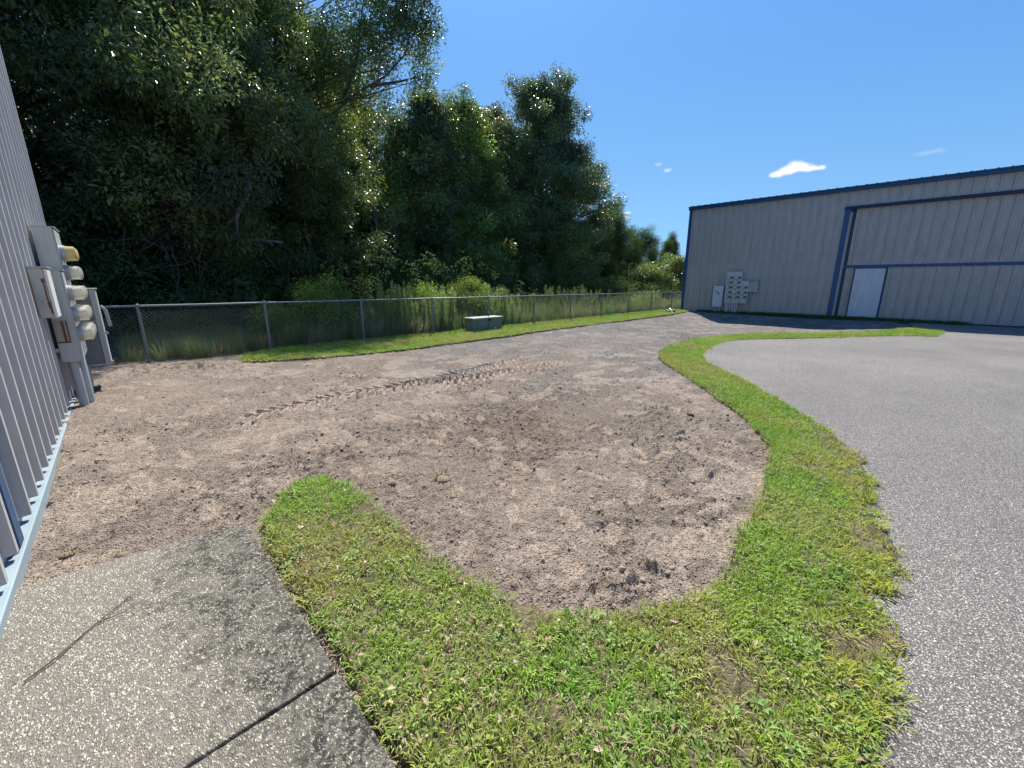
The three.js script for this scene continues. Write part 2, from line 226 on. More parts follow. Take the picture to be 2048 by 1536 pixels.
// ---------------------------------------------------------------- asphalt lot
{
  const xs = axis([[1.1, 0.06], [6, 0.1], [22, 0.5], [60, 8], [140, 1]]), zs = axis([[-4.6, 0.06], [0.4, 0.1], [2, 0.5], [40, 1]]), pos = [], uv = [], idx = [], id = new Map();
  const at = (i, j) => { const k = i * 10000 + j; if (!id.has(k)) { const x = xs[i], z = zs[j]; id.set(k, pos.length / 3); pos.push(x, yG(x, z) + 0.006 + 0.008 * fbm(x / 1.5, z / 1.5, 81, 3), z); uv.push(x + 0.02 * noise(x, z, 5), z); } return id.get(k); };
  for (let i = 0; i < xs.length - 1; i++) for (let j = 0; j < zs.length - 1; j++) {
    const cx = (xs[i] + xs[i + 1]) / 2, cz = (zs[j] + zs[j + 1]) / 2; if (cx < 21.8 && signedDist(ASPHALT, cx, cz) + 0.06 * noise(cx / 0.2, cz / 0.2, 82) < 0) continue; if (cx >= 21.8) continue;
    const a = at(i, j), b = at(i + 1, j), c = at(i, j + 1), d = at(i + 1, j + 1); idx.push(a, c, b, b, c, d);
  }
  const g = new THREE.BufferGeometry(); g.setAttribute('position', new THREE.Float32BufferAttribute(pos, 3)); g.setAttribute('uv', new THREE.Float32BufferAttribute(uv, 2)); g.setIndex(idx); g.computeVertexNormals();
  const c = new Float32Array(pos.length); for (let i = 0; i < pos.length / 3; i++) { const x = pos[i * 3], z = pos[i * 3 + 2], k = 1 + 0.22 * fbm(x / 1.1, z / 1.1, 83, 4) + 0.12 * fbm(x / 5, z / 5, 84, 3); c[i * 3] = k * 0.95; c[i * 3 + 1] = k * 0.885; c[i * 3 + 2] = k * 0.805; }
  g.setAttribute('color', new THREE.BufferAttribute(c, 3));
  top('asphalt_lot', g, std({ map: asphaltTex[0], bumpMap: asphaltTex[1], bumpScale: 0.004, vertexColors: true, color: rgb(1.28, 1.28, 1.28), roughness: 0.95 }), 'worn grey asphalt lot with pale stones showing', undefined, undefined, 'structure');
}
// ---------------------------------------------------------------- sod: raised turf under the grass
const sodY = (s, x, z) => yG(x, z) + lerp(-0.05, lerp(0.036, 0.016, z > -8 ? sst(-0.1, 0.12, signedDist(ASPHALT, x, z)) : 0), sst(-0.022, 0.008, s)) + 0.008 * noise(x / 0.15, z / 0.15, 91) + 0.004 * noise(x / 0.04, z / 0.04, 92);
const ragEdge = (x, z) => (z > -8 ? 0.02 + 0.05 * sst(-1.0, -0.1, z) * sst(1.2, 1.7, x) : 0.02) * (noise(x / 0.3, z / 0.3, 94) + 0.7 * noise(x / 0.11, z / 0.11, 96) * sst(-1.0, -0.1, z));
function sod(name, poly, xs, zs, label) {
  const pos = [], col = [], uv = [], idx = [], id = new Map();
  const sd = new Float32Array(xs.length * zs.length).fill(-1);
  for (let j = 0; j < zs.length; j++) for (let i = 0; i < xs.length; i++) sd[j * xs.length + i] = signedDist(poly, xs[i], zs[j]) + 0.012 * noise(xs[i] / 0.07, zs[j] / 0.07, 93) + ragEdge(xs[i], zs[j]);
  const at = (i, j) => { const k = j * xs.length + i; if (!id.has(k)) { const x = xs[i], z = zs[j], s = sd[k]; id.set(k, pos.length / 3); pos.push(x, sodY(s, x, z), z); uv.push(x, z);
    const n = 0.8 + 0.5 * fbm(x / 0.12, z / 0.12, 95, 3), t = sst(0.0, 0.03, s); col.push(lerp(0.085, 0.20, t) * n, lerp(0.06, 0.165, t) * n, lerp(0.042, 0.085, t) * n); } return id.get(k); };
  for (let j = 0; j < zs.length - 1; j++) for (let i = 0; i < xs.length - 1; i++) { const k = j * xs.length + i; if (Math.max(sd[k], sd[k + 1], sd[k + xs.length], sd[k + xs.length + 1]) < -0.035) continue; const a = at(i, j), b = at(i + 1, j), c = at(i, j + 1), d = at(i + 1, j + 1); idx.push(a, c, b, b, c, d); }
  const g = new THREE.BufferGeometry(); g.setAttribute('position', new THREE.Float32BufferAttribute(pos, 3)); g.setAttribute('color', new THREE.Float32BufferAttribute(col, 3)); g.setAttribute('uv', new THREE.Float32BufferAttribute(uv, 2)); g.setIndex(idx); g.computeVertexNormals();
  top(name, g, std({ map: soilTex[0], bumpMap: soilTex[1], bumpScale: 0.01, vertexColors: true, roughness: 1 }), label, undefined, undefined, 'structure');
}
sod('lawn', LAWN, axis([[0.36, 0.025], [4.5, 0.04], [9, 0.07], [20, 1]]), axis([[-5.1, 0.035], [-3.2, 0.025], [0.4, 0.3], [3, 1]]), 'curving sod border between bare soil and asphalt');
sod('lawn', STRIP, axis([[0.6, 0.05], [22.1, 1]]), axis([[-10.5, 0.06], [-9.0, 0.03], [-8.0, 1]]), 'straight sod strip along the chain-link fence');

// ---------------------------------------------------------------- grass on the sod
function blades(seed, n, len, wid, spread, lay = 0.6) { // a tuft of bent blades
  const R = rng(seed), pos = [], idx = [];
  for (let i = 0; i < n; i++) {
    const a = R() * 6.283, d = Math.sqrt(R()) * spread, bx = Math.cos(a) * d, bz = Math.sin(a) * d, dir = a + (R() - 0.5) * 2.4, L = len * (0.55 + 0.75 * R()), w = wid * (0.7 + 0.6 * R()) / 2, lean = lay * (0.3 + 1.0 * R());
    const dx = Math.cos(dir), dz = Math.sin(dir), sx = -dz, sz = dx, o = pos.length / 3, tw = (R() - 0.5) * 0.8;
    const p1 = [bx + dx * L * 0.45 * Math.sin(lean), L * 0.5 * Math.cos(lean), bz + dz * L * 0.45 * Math.sin(lean)], p2 = [p1[0] + dx * L * 0.55 * Math.sin(lean * 1.7), p1[1] + L * 0.45 * Math.cos(lean * 1.7), p1[2] + dz * L * 0.55 * Math.sin(lean * 1.7)];
    pos.push(bx - sx * w * 0.7, -0.004, bz - sz * w * 0.7, bx + sx * w * 0.7, -0.004, bz + sz * w * 0.7, p1[0] - sx * w, p1[1] - tw * w, p1[2] - sz * w, p1[0] + sx * w, p1[1] + tw * w, p1[2] + sz * w, ...p2);
    idx.push(o, o + 1, o + 2, o + 1, o + 3, o + 2, o + 2, o + 3, o + 4);
  }
  const g = new THREE.BufferGeometry(); g.setAttribute('position', new THREE.Float32BufferAttribute(pos, 3)); g.setIndex(idx); g.computeVertexNormals(); return g;
}
function rosette(seed, n, len, wid) {               // low broad-leaved weed
  const R = rng(seed), pos = [], idx = [];
  for (let i = 0; i < n; i++) {
    const a = i / n * 6.283 + R(), L = len * (0.6 + 0.6 * R()), w = wid * (0.7 + 0.5 * R()) / 2, up = 0.25 + 0.5 * R(), dx = Math.cos(a), dz = Math.sin(a), o = pos.length / 3, s = 0.004 + R() * 0.01, y0 = R() * 0.015;
    pos.push(dx * s, y0, dz * s, dx * L * 0.55 - dz * w, y0 + L * 0.5 * up + 0.003, dz * L * 0.55 + dx * w, dx * L * 0.55 + dz * w, y0 + L * 0.5 * up + 0.003, dz * L * 0.55 - dx * w, dx * L * 0.6, y0 + L * 0.5 * up - 0.002, dz * L * 0.6, dx * L, y0 + L * 0.55 * up, dz * L);
    idx.push(o, o + 3, o + 1, o, o + 2, o + 3, o + 1, o + 3, o + 4, o + 3, o + 2, o + 4);
  }
  const g = new THREE.BufferGeometry(); g.setAttribute('position', new THREE.Float32BufferAttribute(pos, 3)); g.setIndex(idx); g.computeVertexNormals(); return g;
}
const leafy = (c, t = 0.35, rough = 0.62) => new THREE.MeshPhysicalMaterial({ color: c, roughness: rough, transmission: t, thickness: 0, side: THREE.DoubleSide, specularIntensity: 0.6 });
const grassMat = leafy(rgb(1, 1, 1), 0.42, 0.95);
const M4 = new THREE.Matrix4(), Q = new THREE.Quaternion(), EU = new THREE.Euler();
function copies(name, geo, mat, list, label, parent) { // list: [x, y, z, turn, tilt, scale, colour]
  const m = new THREE.InstancedMesh(geo, mat, list.length); m.name = parent ? name : numbered(name);
  list.forEach(([x, y, z, turn, tilt, s, c, sy = 1], i) => { M4.compose(V(x, y, z), Q.setFromEuler(EU.set(tilt * Math.cos(turn * 3), turn, tilt * Math.sin(turn * 5))), V(s, s * sy, s)); m.setMatrixAt(i, M4); if (c) m.setColorAt(i, c); });
  m.castShadow = m.receiveShadow = true; m.frustumCulled = false; (parent ?? scene).add(m);
  if (label) tag(m, label, undefined, undefined, 'stuff'); return m;
}
{
  const R = rng(5), lists = [[], [], [], [], []];
  const put = (x, z, s, sc) => {
    const d = Math.hypot(x, z), y = sodY(s, x, z), v = 0.68 + 0.64 * R(), patch = fbm(x / 0.5, z / 0.5, 101, 3), nearSlab = sst(2.2, 0.4, x) * sst(-3.4, -1.2, z), rim = x > 1.4 ? sst(0.34, 0.08, s) * sst(-0.9, 0.6, z - 0.25 * (x - 1.6) * -0.6) : 0, edge = outer(x, z);
    let c = rgb(0.32, 0.42, 0.036); const olive = rgb(0.37, 0.355, 0.08), yellow = rgb(0.42, 0.41, 0.04), dead = rgb(0.50, 0.42, 0.25), lush = rgb(0.20, 0.39, 0.03);
    c.lerp(olive, clamp(0.12 + patch * 0.9 + nearSlab * 0.45)).lerp(lush, clamp(0.32 - patch)); if (edge > 0.2 && R() < edge * 0.7) c.lerp(yellow, 0.35 + 0.6 * R());
    const dry = R() < 0.07 + 0.2 * nearSlab + 0.25 * Math.max(0, patch); if (dry) c = dead.clone();
    c.multiplyScalar(v);
    const kind = dry ? 4 : d < 4.2 && R() < 0.06 + 0.35 * Math.max(0, fbm(x / 0.35, z / 0.35, 103, 2)) + 0.07 * nearSlab ? 3 : (R() * 3) | 0;
    if (kind === 3) c = rgb(0.22 + 0.12 * R(), 0.34 + 0.07 * R(), 0.10).multiplyScalar(v);
    lists[kind].push([x, y, z, R() * 6.28, 0.3 * (R() - 0.5), sc * (0.7 + 0.6 * R()), c]);
  };
  const OUT = LAWN.slice(47 * 4 + 8);               // the side of the border that meets the asphalt
  const outer = (x, z) => { let d = 9; for (const [a, b] of OUT) d = Math.min(d, Math.hypot(x - a, z - b)); return sst(0.35, 0.05, d) * sst(-1.2, -0.2, z); };
  const cover = (poly, x0, x1, z0, z1, n, sc, test = () => true) => { for (let i = 0; i < n; i++) { const x = lerp(x0, x1, R()), z = lerp(z0, z1, R()); if (!test(x, z)) continue; const s = signedDist(poly, x, z) + ragEdge(x, z); if (s < 0.0) { if (R() > 0.06 || s < -0.06) continue; }
    const bare = sst(0.1, 0.42, fbm(x / 0.3, z / 0.3, 107, 4) + 0.42 * outer(x, z) + 0.1 * sst(2.4, 0.6, x) - 0.12); if (R() < bare * 0.8) continue; put(x, z, s, sc); } };
  cover(LAWN, 0.38, 2.6, -3.3, 0.4, 15000, 0.95);
  cover(LAWN, 2.6, 4.8, -1.5, 0.3, 7600, 0.95);
  cover(LAWN, 0.38, 1.5, 0.4, 2.5, 1500, 1.2);
  cover(LAWN, 4.8, 9, -4.4, -0.4, 20000, 1.05);
  cover(LAWN, 9, 20, -5.1, 0.4, 34000, 1.3);
  cover(STRIP, 0.6, 22, -10.3, -8.0, 30000, 1.35);
  const lit = []; for (let i = 0; i < 420; i++) { const x = 0.4 + 1.9 * R() * R(), z = -3.2 + 3.4 * R(), s = signedDist(LAWN, x, z); if (s < 0.01) continue; const k = 0.6 + 0.6 * R(); lit.push([x, sodY(s, x, z) + 0.008 + 0.02 * R(), z, R() * 6.28, 0.8 * R(), 0.6 + 0.8 * R(), R() < 0.5 ? rgb(0.42 * k, 0.34 * k, 0.22 * k) : rgb(0.25 * k, 0.17 * k, 0.10 * k)]); }
  copies('leaf_litter', rosette(44, 1, 0.05, 0.02), std({ roughness: 0.9 }), lit, 'dry fallen leaves scattered in the turf by the slab');
  const names = ['grass', 'grass', 'grass', 'broadleaf_weeds', 'dry_grass'];
  [blades(1, 11, 0.042, 0.0042, 0.035, 0.85), blades(2, 12, 0.04, 0.0036, 0.04, 1.2), blades(3, 8, 0.05, 0.0052, 0.03, 0.75), rosette(4, 8, 0.028, 0.013), blades(6, 8, 0.05, 0.0028, 0.05, 1.4)].forEach((g, i) =>
    copies(names[i], g, grassMat, lists[i], ['short green turf grass with upright blades', 'short green turf grass lying flatter', 'coarse wide-bladed turf grass', 'small round-leaved weeds scattered through the turf', 'straw-coloured dead grass in the turf'][i]));
}

// ---------------------------------------------------------------- loose clods and pebbles on the bare soil
{
  const R = rng(61), clod = (seed) => { const g = new THREE.IcosahedronGeometry(1, 1), p = g.attributes.position, k = rng(seed), m = new Map(); for (let i = 0; i < p.count; i++) { const key = `${p.getX(i).toFixed(3)},${p.getY(i).toFixed(3)},${p.getZ(i).toFixed(3)}`; if (!m.has(key)) m.set(key, 0.72 + 0.5 * k()); const s = m.get(key); p.setXYZ(i, p.getX(i) * s, p.getY(i) * s * 0.7, p.getZ(i) * s); } g.computeVertexNormals(); return g; };
  const lists = [[], []];
  for (let i = 0; i < 46000; i++) {
    const near = i < 15000, x = near ? -0.5 + 6.0 * R() : -0.4 + 15 * R(), z = near ? -5.5 + 5.1 * R() : -9.2 + 8.4 * R(); if (x < 0.44 && z > -2.95) continue; if (onLawn(x, z) > -0.03 || signedDist(ASPHALT, x, z) > -0.3 || signedDist(STRIP, x, z) > -0.02) continue;
    const [e, dry] = soil(x, z), rough = clamp(0.5 + 0.9 * fbm(x / 0.9, z / 0.9, 31, 3)); if (R() > 0.15 + 0.85 * rough || (dry > 0.5 && R() < 0.75)) continue;
    const s = 0.0025 + 0.004 * R() + 0.012 * R() ** 12, k = (0.75 + 0.4 * R()) * 0.92, pale = R() < 0.03 ? 1.9 : 1;
    lists[i % 2].push([x, yG(x, z) + e + s * 0.2, z, R() * 6.28, R(), s, rgb(0.31 * k * pale, 0.25 * k * pale, 0.20 * k * pale)]);
  }
  lists.forEach((l, i) => copies('soil_clods', clod(70 + i), std({ roughness: 1, side: THREE.FrontSide }), l, ['small crumbs of soil strewn over the bare ground', 'rounded crumbs of soil strewn over the bare ground'][i]));
}

// ---------------------------------------------------------------- exposed-aggregate slabs beside the wall
{
  const S = 2048, st = stones(S, 52000, 31, (i, j) => { const k = 0.17 + 0.06 * fbm(i / 16, j / 16, 3, 4, 128); return [k * 1.06, k, k * 0.88]; },
    (R) => { const t = R(), k = t < 0.45 ? 0.36 + 0.34 * R() : 0.14 + 0.2 * R(); return { r: 3 + 6 * R() * R(), c: [k * 1.04, k, k * (0.78 + 0.12 * R())], squash: 0.4 + 0.4 * R(), lift: 0.9 }; });
  // black mildew with ragged outlines, heaviest along the lawn edge of the slab; sand drifted in from the soil
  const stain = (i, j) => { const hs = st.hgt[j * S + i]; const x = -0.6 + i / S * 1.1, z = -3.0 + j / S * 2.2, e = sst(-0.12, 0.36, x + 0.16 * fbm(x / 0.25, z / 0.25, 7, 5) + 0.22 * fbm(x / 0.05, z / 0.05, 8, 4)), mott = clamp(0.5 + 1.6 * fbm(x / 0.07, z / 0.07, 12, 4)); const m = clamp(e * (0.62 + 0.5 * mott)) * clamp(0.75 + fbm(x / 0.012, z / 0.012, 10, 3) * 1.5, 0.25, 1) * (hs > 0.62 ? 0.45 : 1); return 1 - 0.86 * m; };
  for (let j = 0; j < S; j++) for (let i = 0; i < S; i++) { const o = j * S + i, x = -0.6 + i / S * 1.1, z = -3.0 + j / S * 2.2, m = clamp(sst(-2.5, -2.9, z + 0.4 * fbm(x / 0.12, z / 0.12, 13, 5)) * 0.15 + 0.6 * sst(0.15, 0.4, fbm(x / 0.4, z / 0.4, 14, 4)) * sst(0.1, -0.2, fbm(x / 0.03, z / 0.03, 15, 3))) * (st.hgt[o] > 0.62 ? 0.35 : 0.9); st.col[o * 3] = lerp(st.col[o * 3], 0.30, m); st.col[o * 3 + 1] = lerp(st.col[o * 3 + 1], 0.25, m); st.col[o * 3 + 2] = lerp(st.col[o * 3 + 2], 0.21, m); }
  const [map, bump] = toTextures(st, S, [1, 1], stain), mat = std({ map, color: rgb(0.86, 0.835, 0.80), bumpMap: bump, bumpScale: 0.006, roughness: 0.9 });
  function slab(x0, x1a, x1b, z0a, z0b, z1, label) {   // z0a at the wall, z0b at the lawn
    const R = rng(9), pts = [], edge = (ax, az, bx, bz, n) => { for (let i = 0; i < n; i++) { const t = i / n; pts.push([lerp(ax, bx, t) + 0.004 * (R() - 0.5), lerp(az, bz, t) + 0.004 * (R() - 0.5)]); } };
    edge(x0, z1, x1b, z1, 40); edge(x1b, z1, x1a, z0b, 60); edge(x1a, z0b, x0, z0a, 40); edge(x0, z0a, x0, z1, 20);
    const sh = new THREE.Shape(pts.map(([x, z]) => new THREE.Vector2(x, -z))), g = new THREE.ExtrudeGeometry(sh, { depth: 0.11, bevelEnabled: true, bevelThickness: 0.008, bevelSize: 0.006, bevelOffset: -0.006, bevelSegments: 2 });
    g.rotateX(-Math.PI / 2); g.translate(0, -0.07, 0); const p = g.attributes.position, uv = new Float32Array(p.count * 2); for (let i = 0; i < p.count; i++) { uv[i * 2] = (p.getX(i) + 0.6 + p.getY(i) * 0.7) / 1.1; uv[i * 2 + 1] = (p.getZ(i) + 3.0) / 2.2; }
    g.setAttribute('uv', new THREE.BufferAttribute(uv, 2)); top('concrete_slab', g, mat, label, undefined, undefined, 'structure');
  }
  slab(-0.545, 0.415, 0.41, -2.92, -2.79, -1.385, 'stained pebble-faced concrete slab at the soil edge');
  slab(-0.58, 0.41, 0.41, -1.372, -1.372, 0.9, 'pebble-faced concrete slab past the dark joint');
  // twig lying on the slab
  const tw = thing('twig', 'thin dry twig lying on the concrete slab', 'twig'); const wood = std({ color: rgb(0.07, 0.045, 0.03), roughness: 0.95 });
  part('stem', tube([V(-0.44, 0.056, -2.14), V(-0.36, 0.059, -2.2), V(-0.28, 0.055, -2.3), V(-0.2, 0.058, -2.37), V(-0.13, 0.055, -2.45)], [0.003, 0.0035, 0.003, 0.0025, 0.002], 5), wood, tw);
  part('side_shoot', tube([V(-0.24, 0.056, -2.33), V(-0.15, 0.058, -2.33), V(-0.09, 0.055, -2.37)], [0.002, 0.0018, 0.001], 5), wood, tw);
}

// ---------------------------------------------------------------- ribbed steel cladding
const grime = texture(512, 512, (i, j) => { const k = 0.95 + 0.035 * fbm(i / 8, j / 64, 5, 4, 64) + 0.05 * fbm(i / 32, j / 32, 6, 4, 16); return [k, k, k * 0.995]; }, true, [0.5, 0.2]);
const M = {
  wall: std({ color: rgb(0.47, 0.435, 0.395), map: grime, roughness: 0.33, metalness: 0.0 }),
  wallNear: std({ color: rgb(0.50, 0.475, 0.46), map: grime, roughness: 0.42 }),
  blue: std({ color: rgb(0.02, 0.075, 0.20), roughness: 0.45 }), navy: std({ color: rgb(0.014, 0.066, 0.15), roughness: 0.5 }), header: std({ color: rgb(0.007, 0.02, 0.06), roughness: 0.55 }), dark: std({ color: rgb(0.02, 0.022, 0.03), roughness: 0.8 }),
  white: std({ color: rgb(0.66, 0.67, 0.68), map: grime, roughness: 0.5 }), steel: std({ color: rgb(0.5, 0.5, 0.5), metalness: 0.9, roughness: 0.4 }),
  galv: std({ color: rgb(0.36, 0.37, 0.375), map: grime, roughness: 0.55, metalness: 0.35 }), galvBox: std({ color: rgb(0.43, 0.445, 0.435), map: grime, roughness: 0.5, metalness: 0.1 }),
  cover: new THREE.MeshPhysicalMaterial({ color: rgb(0.84, 0.83, 0.74), roughness: 0.25, transmission: 0.6, thickness: 0, side: THREE.DoubleSide, clearcoat: 0.5 }), amber: new THREE.MeshPhysicalMaterial({ color: rgb(0.62, 0.50, 0.22), roughness: 0.35, transmission: 0.25, thickness: 0, side: THREE.DoubleSide }), dial: std({ color: rgb(0.60, 0.59, 0.54), roughness: 0.5 }),
  pvc: std({ color: rgb(0.36, 0.365, 0.375), roughness: 0.55 }), pvcPink: std({ color: rgb(0.66, 0.57, 0.55), roughness: 0.6 }), rust: std({ color: rgb(0.16, 0.07, 0.035), roughness: 0.95 }), ledge: std({ color: rgb(0.27, 0.345, 0.39), map: grime, roughness: 0.6 }), paleBox: std({ color: rgb(0.60, 0.62, 0.62), map: grime, roughness: 0.5 }), black: std({ color: rgb(0.012, 0.012, 0.014), roughness: 0.6 }),
};
// One sheet, `n` ribs of pitch p, standing in its own x (along the wall) and y; ribs proud in z.
function ribbed(n, p, y0, y1, depth = 0.046, rib0 = 0.5) {
  const prof = [[0, 0]]; for (let k = 0; k < n; k++) { const c = (k + rib0) * p; prof.push([c - 0.034, 0], [c - 0.02, depth], [c + 0.02, depth], [c + 0.034, 0]); if (k < n - 1) { const m = (k + rib0 + 0.5) * p; prof.push([m - 0.045, 0], [m - 0.035, 0.005], [m - 0.02, 0.005], [m - 0.01, 0]); } } prof.push([n * p, 0]);
  const pos = [], uv = [], idx = [];
  for (let i = 0; i < prof.length - 1; i++) { const [ax, az] = prof[i], [bx, bz] = prof[i + 1], o = pos.length / 3; if (bx - ax < 1e-6) continue; pos.push(ax, y0, az, bx, y0, bz, ax, y1, az, bx, y1, bz); uv.push(ax, y0, bx, y0, ax, y1, bx, y1); idx.push(o, o + 1, o + 2, o + 1, o + 3, o + 2); }
  const g = new THREE.BufferGeometry(); g.setAttribute('position', new THREE.Float32BufferAttribute(pos, 3)); g.setAttribute('uv', new THREE.Float32BufferAttribute(uv, 2)); g.setIndex(idx); g.computeVertexNormals(); return g;
}
const P = 0.3048;
function sheets(parent, x0, count, n, y0, y1, mat, z = 0, name = 'wall_panel') { const g = ribbed(n, P, y0, y1); for (let k = 0; k < count; k++) part(name, g, mat, parent, [x0 + k * n * P, 0, z]); }
const screwHead = new THREE.CylinderGeometry(0.007, 0.009, 0.006, 6).rotateX(Math.PI / 2);

// ---------------------------------------------------------------- the warehouse across the lot: local x runs along the wall toward the near end, local z faces us
{
  const b = thing('warehouse', 'long grey ribbed steel warehouse with blue trim and sliding door', 'building', [22, 0, -9.55], -Math.PI / 2);
  const L = 34, E = 4.98;
  part('wall_core', [box(0.02, L, -0.3, E, -15.9, -0.16)], M.dark, b);
  sheets(b, 0.1, 2, 3, 0.02, E, M.wall); sheets(b, 0.1 + 6 * P, 5, 3, 0.02, E, M.wall);
  const xd = 6.3;                                     // sliding door opening
  const xs = 0.1 + 21 * P;
  sheets(b, xs, 14, 3, 4.40, E, M.wall);
  // sliding leaf: upper and lower sheets, the walk door cut into the lower row
  sheets(b, xd + 0.34, 12, 3, 2.14, 4.34, M.wall, -0.075, 'door_panel');
  const dx0 = 6.95, dx1 = 7.88; sheets(b, xd + 0.34, 1, 1, 0.03, 2.04, M.wall, -0.075, 'door_panel'); sheets(b, dx1 + 0.06, 12, 3, 0.03, 2.04, M.wall, -0.075, 'door_panel');
  part('door_panel', box(dx0 - 0.31 + P - 0.02 - 0.0, dx0 - 0.03, 0.03, 2.04, -0.085, -0.073), M.wall, b);
  part('door_rail', rbox(xd + 0.2, L - 1, 2.035, 2.145, -0.08, -0.035), M.blue, b);
  part('door_header', [box(xd - 0.04, L, 4.29, 4.40, -0.07, 0.07), box(xd + 0.08, xd + 0.3, 4.2, 4.3, -0.06, 0.03)], M.header, b);
  part('door_jamb', rbox(xd - 0.02, xd + 0.15, -0.02, 4.29, -0.08, 0.06), M.blue, b);
  part('door_guide', box(xd + 0.19, xd + 0.24, 0, 4.29, -0.09, -0.03), M.galv, b); part('door_guide', box(xd + 0.27, xd + 0.32, 0, 4.29, -0.09, -0.04), M.navy, b);
  const dr = part('door', rbox(dx0, dx1, 0.085, 2.0, -0.075, -0.03), M.white, b);
  part('frame', [box(dx0 - 0.05, dx0 - 0.004, 0.0, 2.03, -0.09, -0.02), box(dx1 + 0.004, dx1 + 0.05, 0, 2.03, -0.09, -0.02), box(dx0 - 0.05, dx1 + 0.05, 2.004, 2.034, -0.09, -0.021), box(dx0 - 0.05, dx1 + 0.05, 0.0, 0.08, -0.09, -0.018)], M.navy, dr);
  part('deadbolt', [rbox(dx0 + 0.04, dx0 + 0.12, 1.07, 1.17, -0.032, -0.012), new THREE.CylinderGeometry(0.025, 0.025, 0.03, 14).rotateX(Math.PI / 2).translate(dx0 + 0.08, 1.12, -0.005)], M.steel, dr);
  part('handle', [new THREE.CylinderGeometry(0.032, 0.032, 0.03, 14).rotateX(Math.PI / 2).translate(dx0 + 0.075, 0.95, -0.015), rbox(dx0 + 0.065, dx0 + 0.19, 0.94, 0.965, 0.0, 0.022)], M.steel, dr);
  part('corner_trim', [box(-0.02, 0.1, 0, E, -0.06, 0.045), box(-0.035, -0.02, 0, E, -0.25, 0.045)], M.blue, b);
  part('base_trim', box(0, L, -0.05, 0.02, -0.14, 0.012), M.dark, b);
  part('foundation', box(-0.02, L, -0.6, -0.05, -0.16, 0.002), std({ color: rgb(0.2, 0.19, 0.17), roughness: 0.95 }), b);
  const ev = part('eave_trim', [box(-0.06, L, E - 0.02, E + 0.13, -0.1, 0.12), box(-0.06, L, E + 0.10, E + 0.15, 0.12, 0.15)], M.navy, b);
  // roof sheets run up from the eave; their ribs end as bumps above the trim
  const rg = ribbed(3, P, 0, 8.2, 0.035).rotateX(-Math.PI / 2 + Math.atan(1 / 12)); for (let k = 0; k < 37; k++) part('roof_panel', rg, M.navy, b, [-0.05 + k * 3 * P, E + 0.135, 0.13]);
  const rg2 = rg.clone().rotateY(Math.PI); for (let k = 0; k < 37; k++) part('roof_panel', rg2, M.navy, b, [-0.05 + (k + 1) * 3 * P, E + 0.135, -16.2]);
  part('side_wall', [box(0.0, 0.03, 0, E + 0.1, -15.9, -0.2)], M.wall, b);
  part('downspout', rbox(-0.14, -0.04, 0, 2.6, -0.4, -0.28, 0.02), M.blue, b);
}

// ---------------------------------------------------------------- electric meters. Local x along the wall, local z out of it.
function meterBank(name, label, cols, bottom, rows, depth, out, glass, pos, turn, pipes) {
  const b = thing(name, label, 'meter bank', pos, turn, undefined);
  cols.forEach(([x0, x1, top, n], ci) => {
    const c = part('cabinet', [rbox(x0 + 0.003, x1 - 0.003, bottom, top, 0.02, depth), rbox(x0 + 0.01, x1 - 0.01, bottom + 0.015, top - 0.02, depth, depth + 0.012, 0.004), box(x0, x1, top, top + 0.008, 0.015, depth + 0.022)], glass ? M.galvBox : M.paleBox, b);
    for (let k = 0; k < n; k++) {
      const y = bottom + rows[k], cx = x0 + (x1 - x0) * 0.36, r = 0.074, e = depth + 0.012;
      const m = part('meter', [new THREE.CylinderGeometry(r, r * 1.03, out * 0.62, 22).rotateX(Math.PI / 2).translate(cx, y, e + 0.04 + out * 0.31), new THREE.SphereGeometry(r, 20, 6, 0, 6.2832, 0, 1.2).scale(1, 0.28, 1).rotateX(Math.PI / 2).translate(cx, y, e + 0.04 + out * 0.60)], k === n - 1 && ci && glass ? M.amber : M.cover, b);
      part('ring', new THREE.CylinderGeometry(r * 1.12, r * 1.16, 0.045, 22).rotateX(Math.PI / 2).translate(cx, y, e + 0.02), M.galv, m);
      part('dial', new THREE.CylinderGeometry(r * 0.72, r * 0.72, out * 0.42, 18).rotateX(Math.PI / 2).translate(cx, y, e + 0.03 + out * 0.22), M.dial, m);
      part('breaker', rbox(x0 + (x1 - x0) * 0.70, x0 + (x1 - x0) * 0.88, y - 0.055, y + 0.045, e, e + 0.03, 0.004), M.black, b);
    }
  });
  for (const [x, z, r, y0, m] of pipes) part('conduit', pipe([x, y0, z], [x, bottom + 0.01, z], r, 12), m ?? M.pvc, b);
  part('strut', [box(cols[0][0] - 0.03, cols.at(-1)[1] + 0.03, bottom + 0.12, bottom + 0.16, -0.02, 0.02), box(cols[0][0] - 0.03, cols.at(-1)[1] + 0.03, bottom + 0.8, bottom + 0.84, -0.02, 0.02)], M.galv, b);
  return b;
}
const ROWS = [0.30, 0.52, 0.755, 0.98, 1.2];
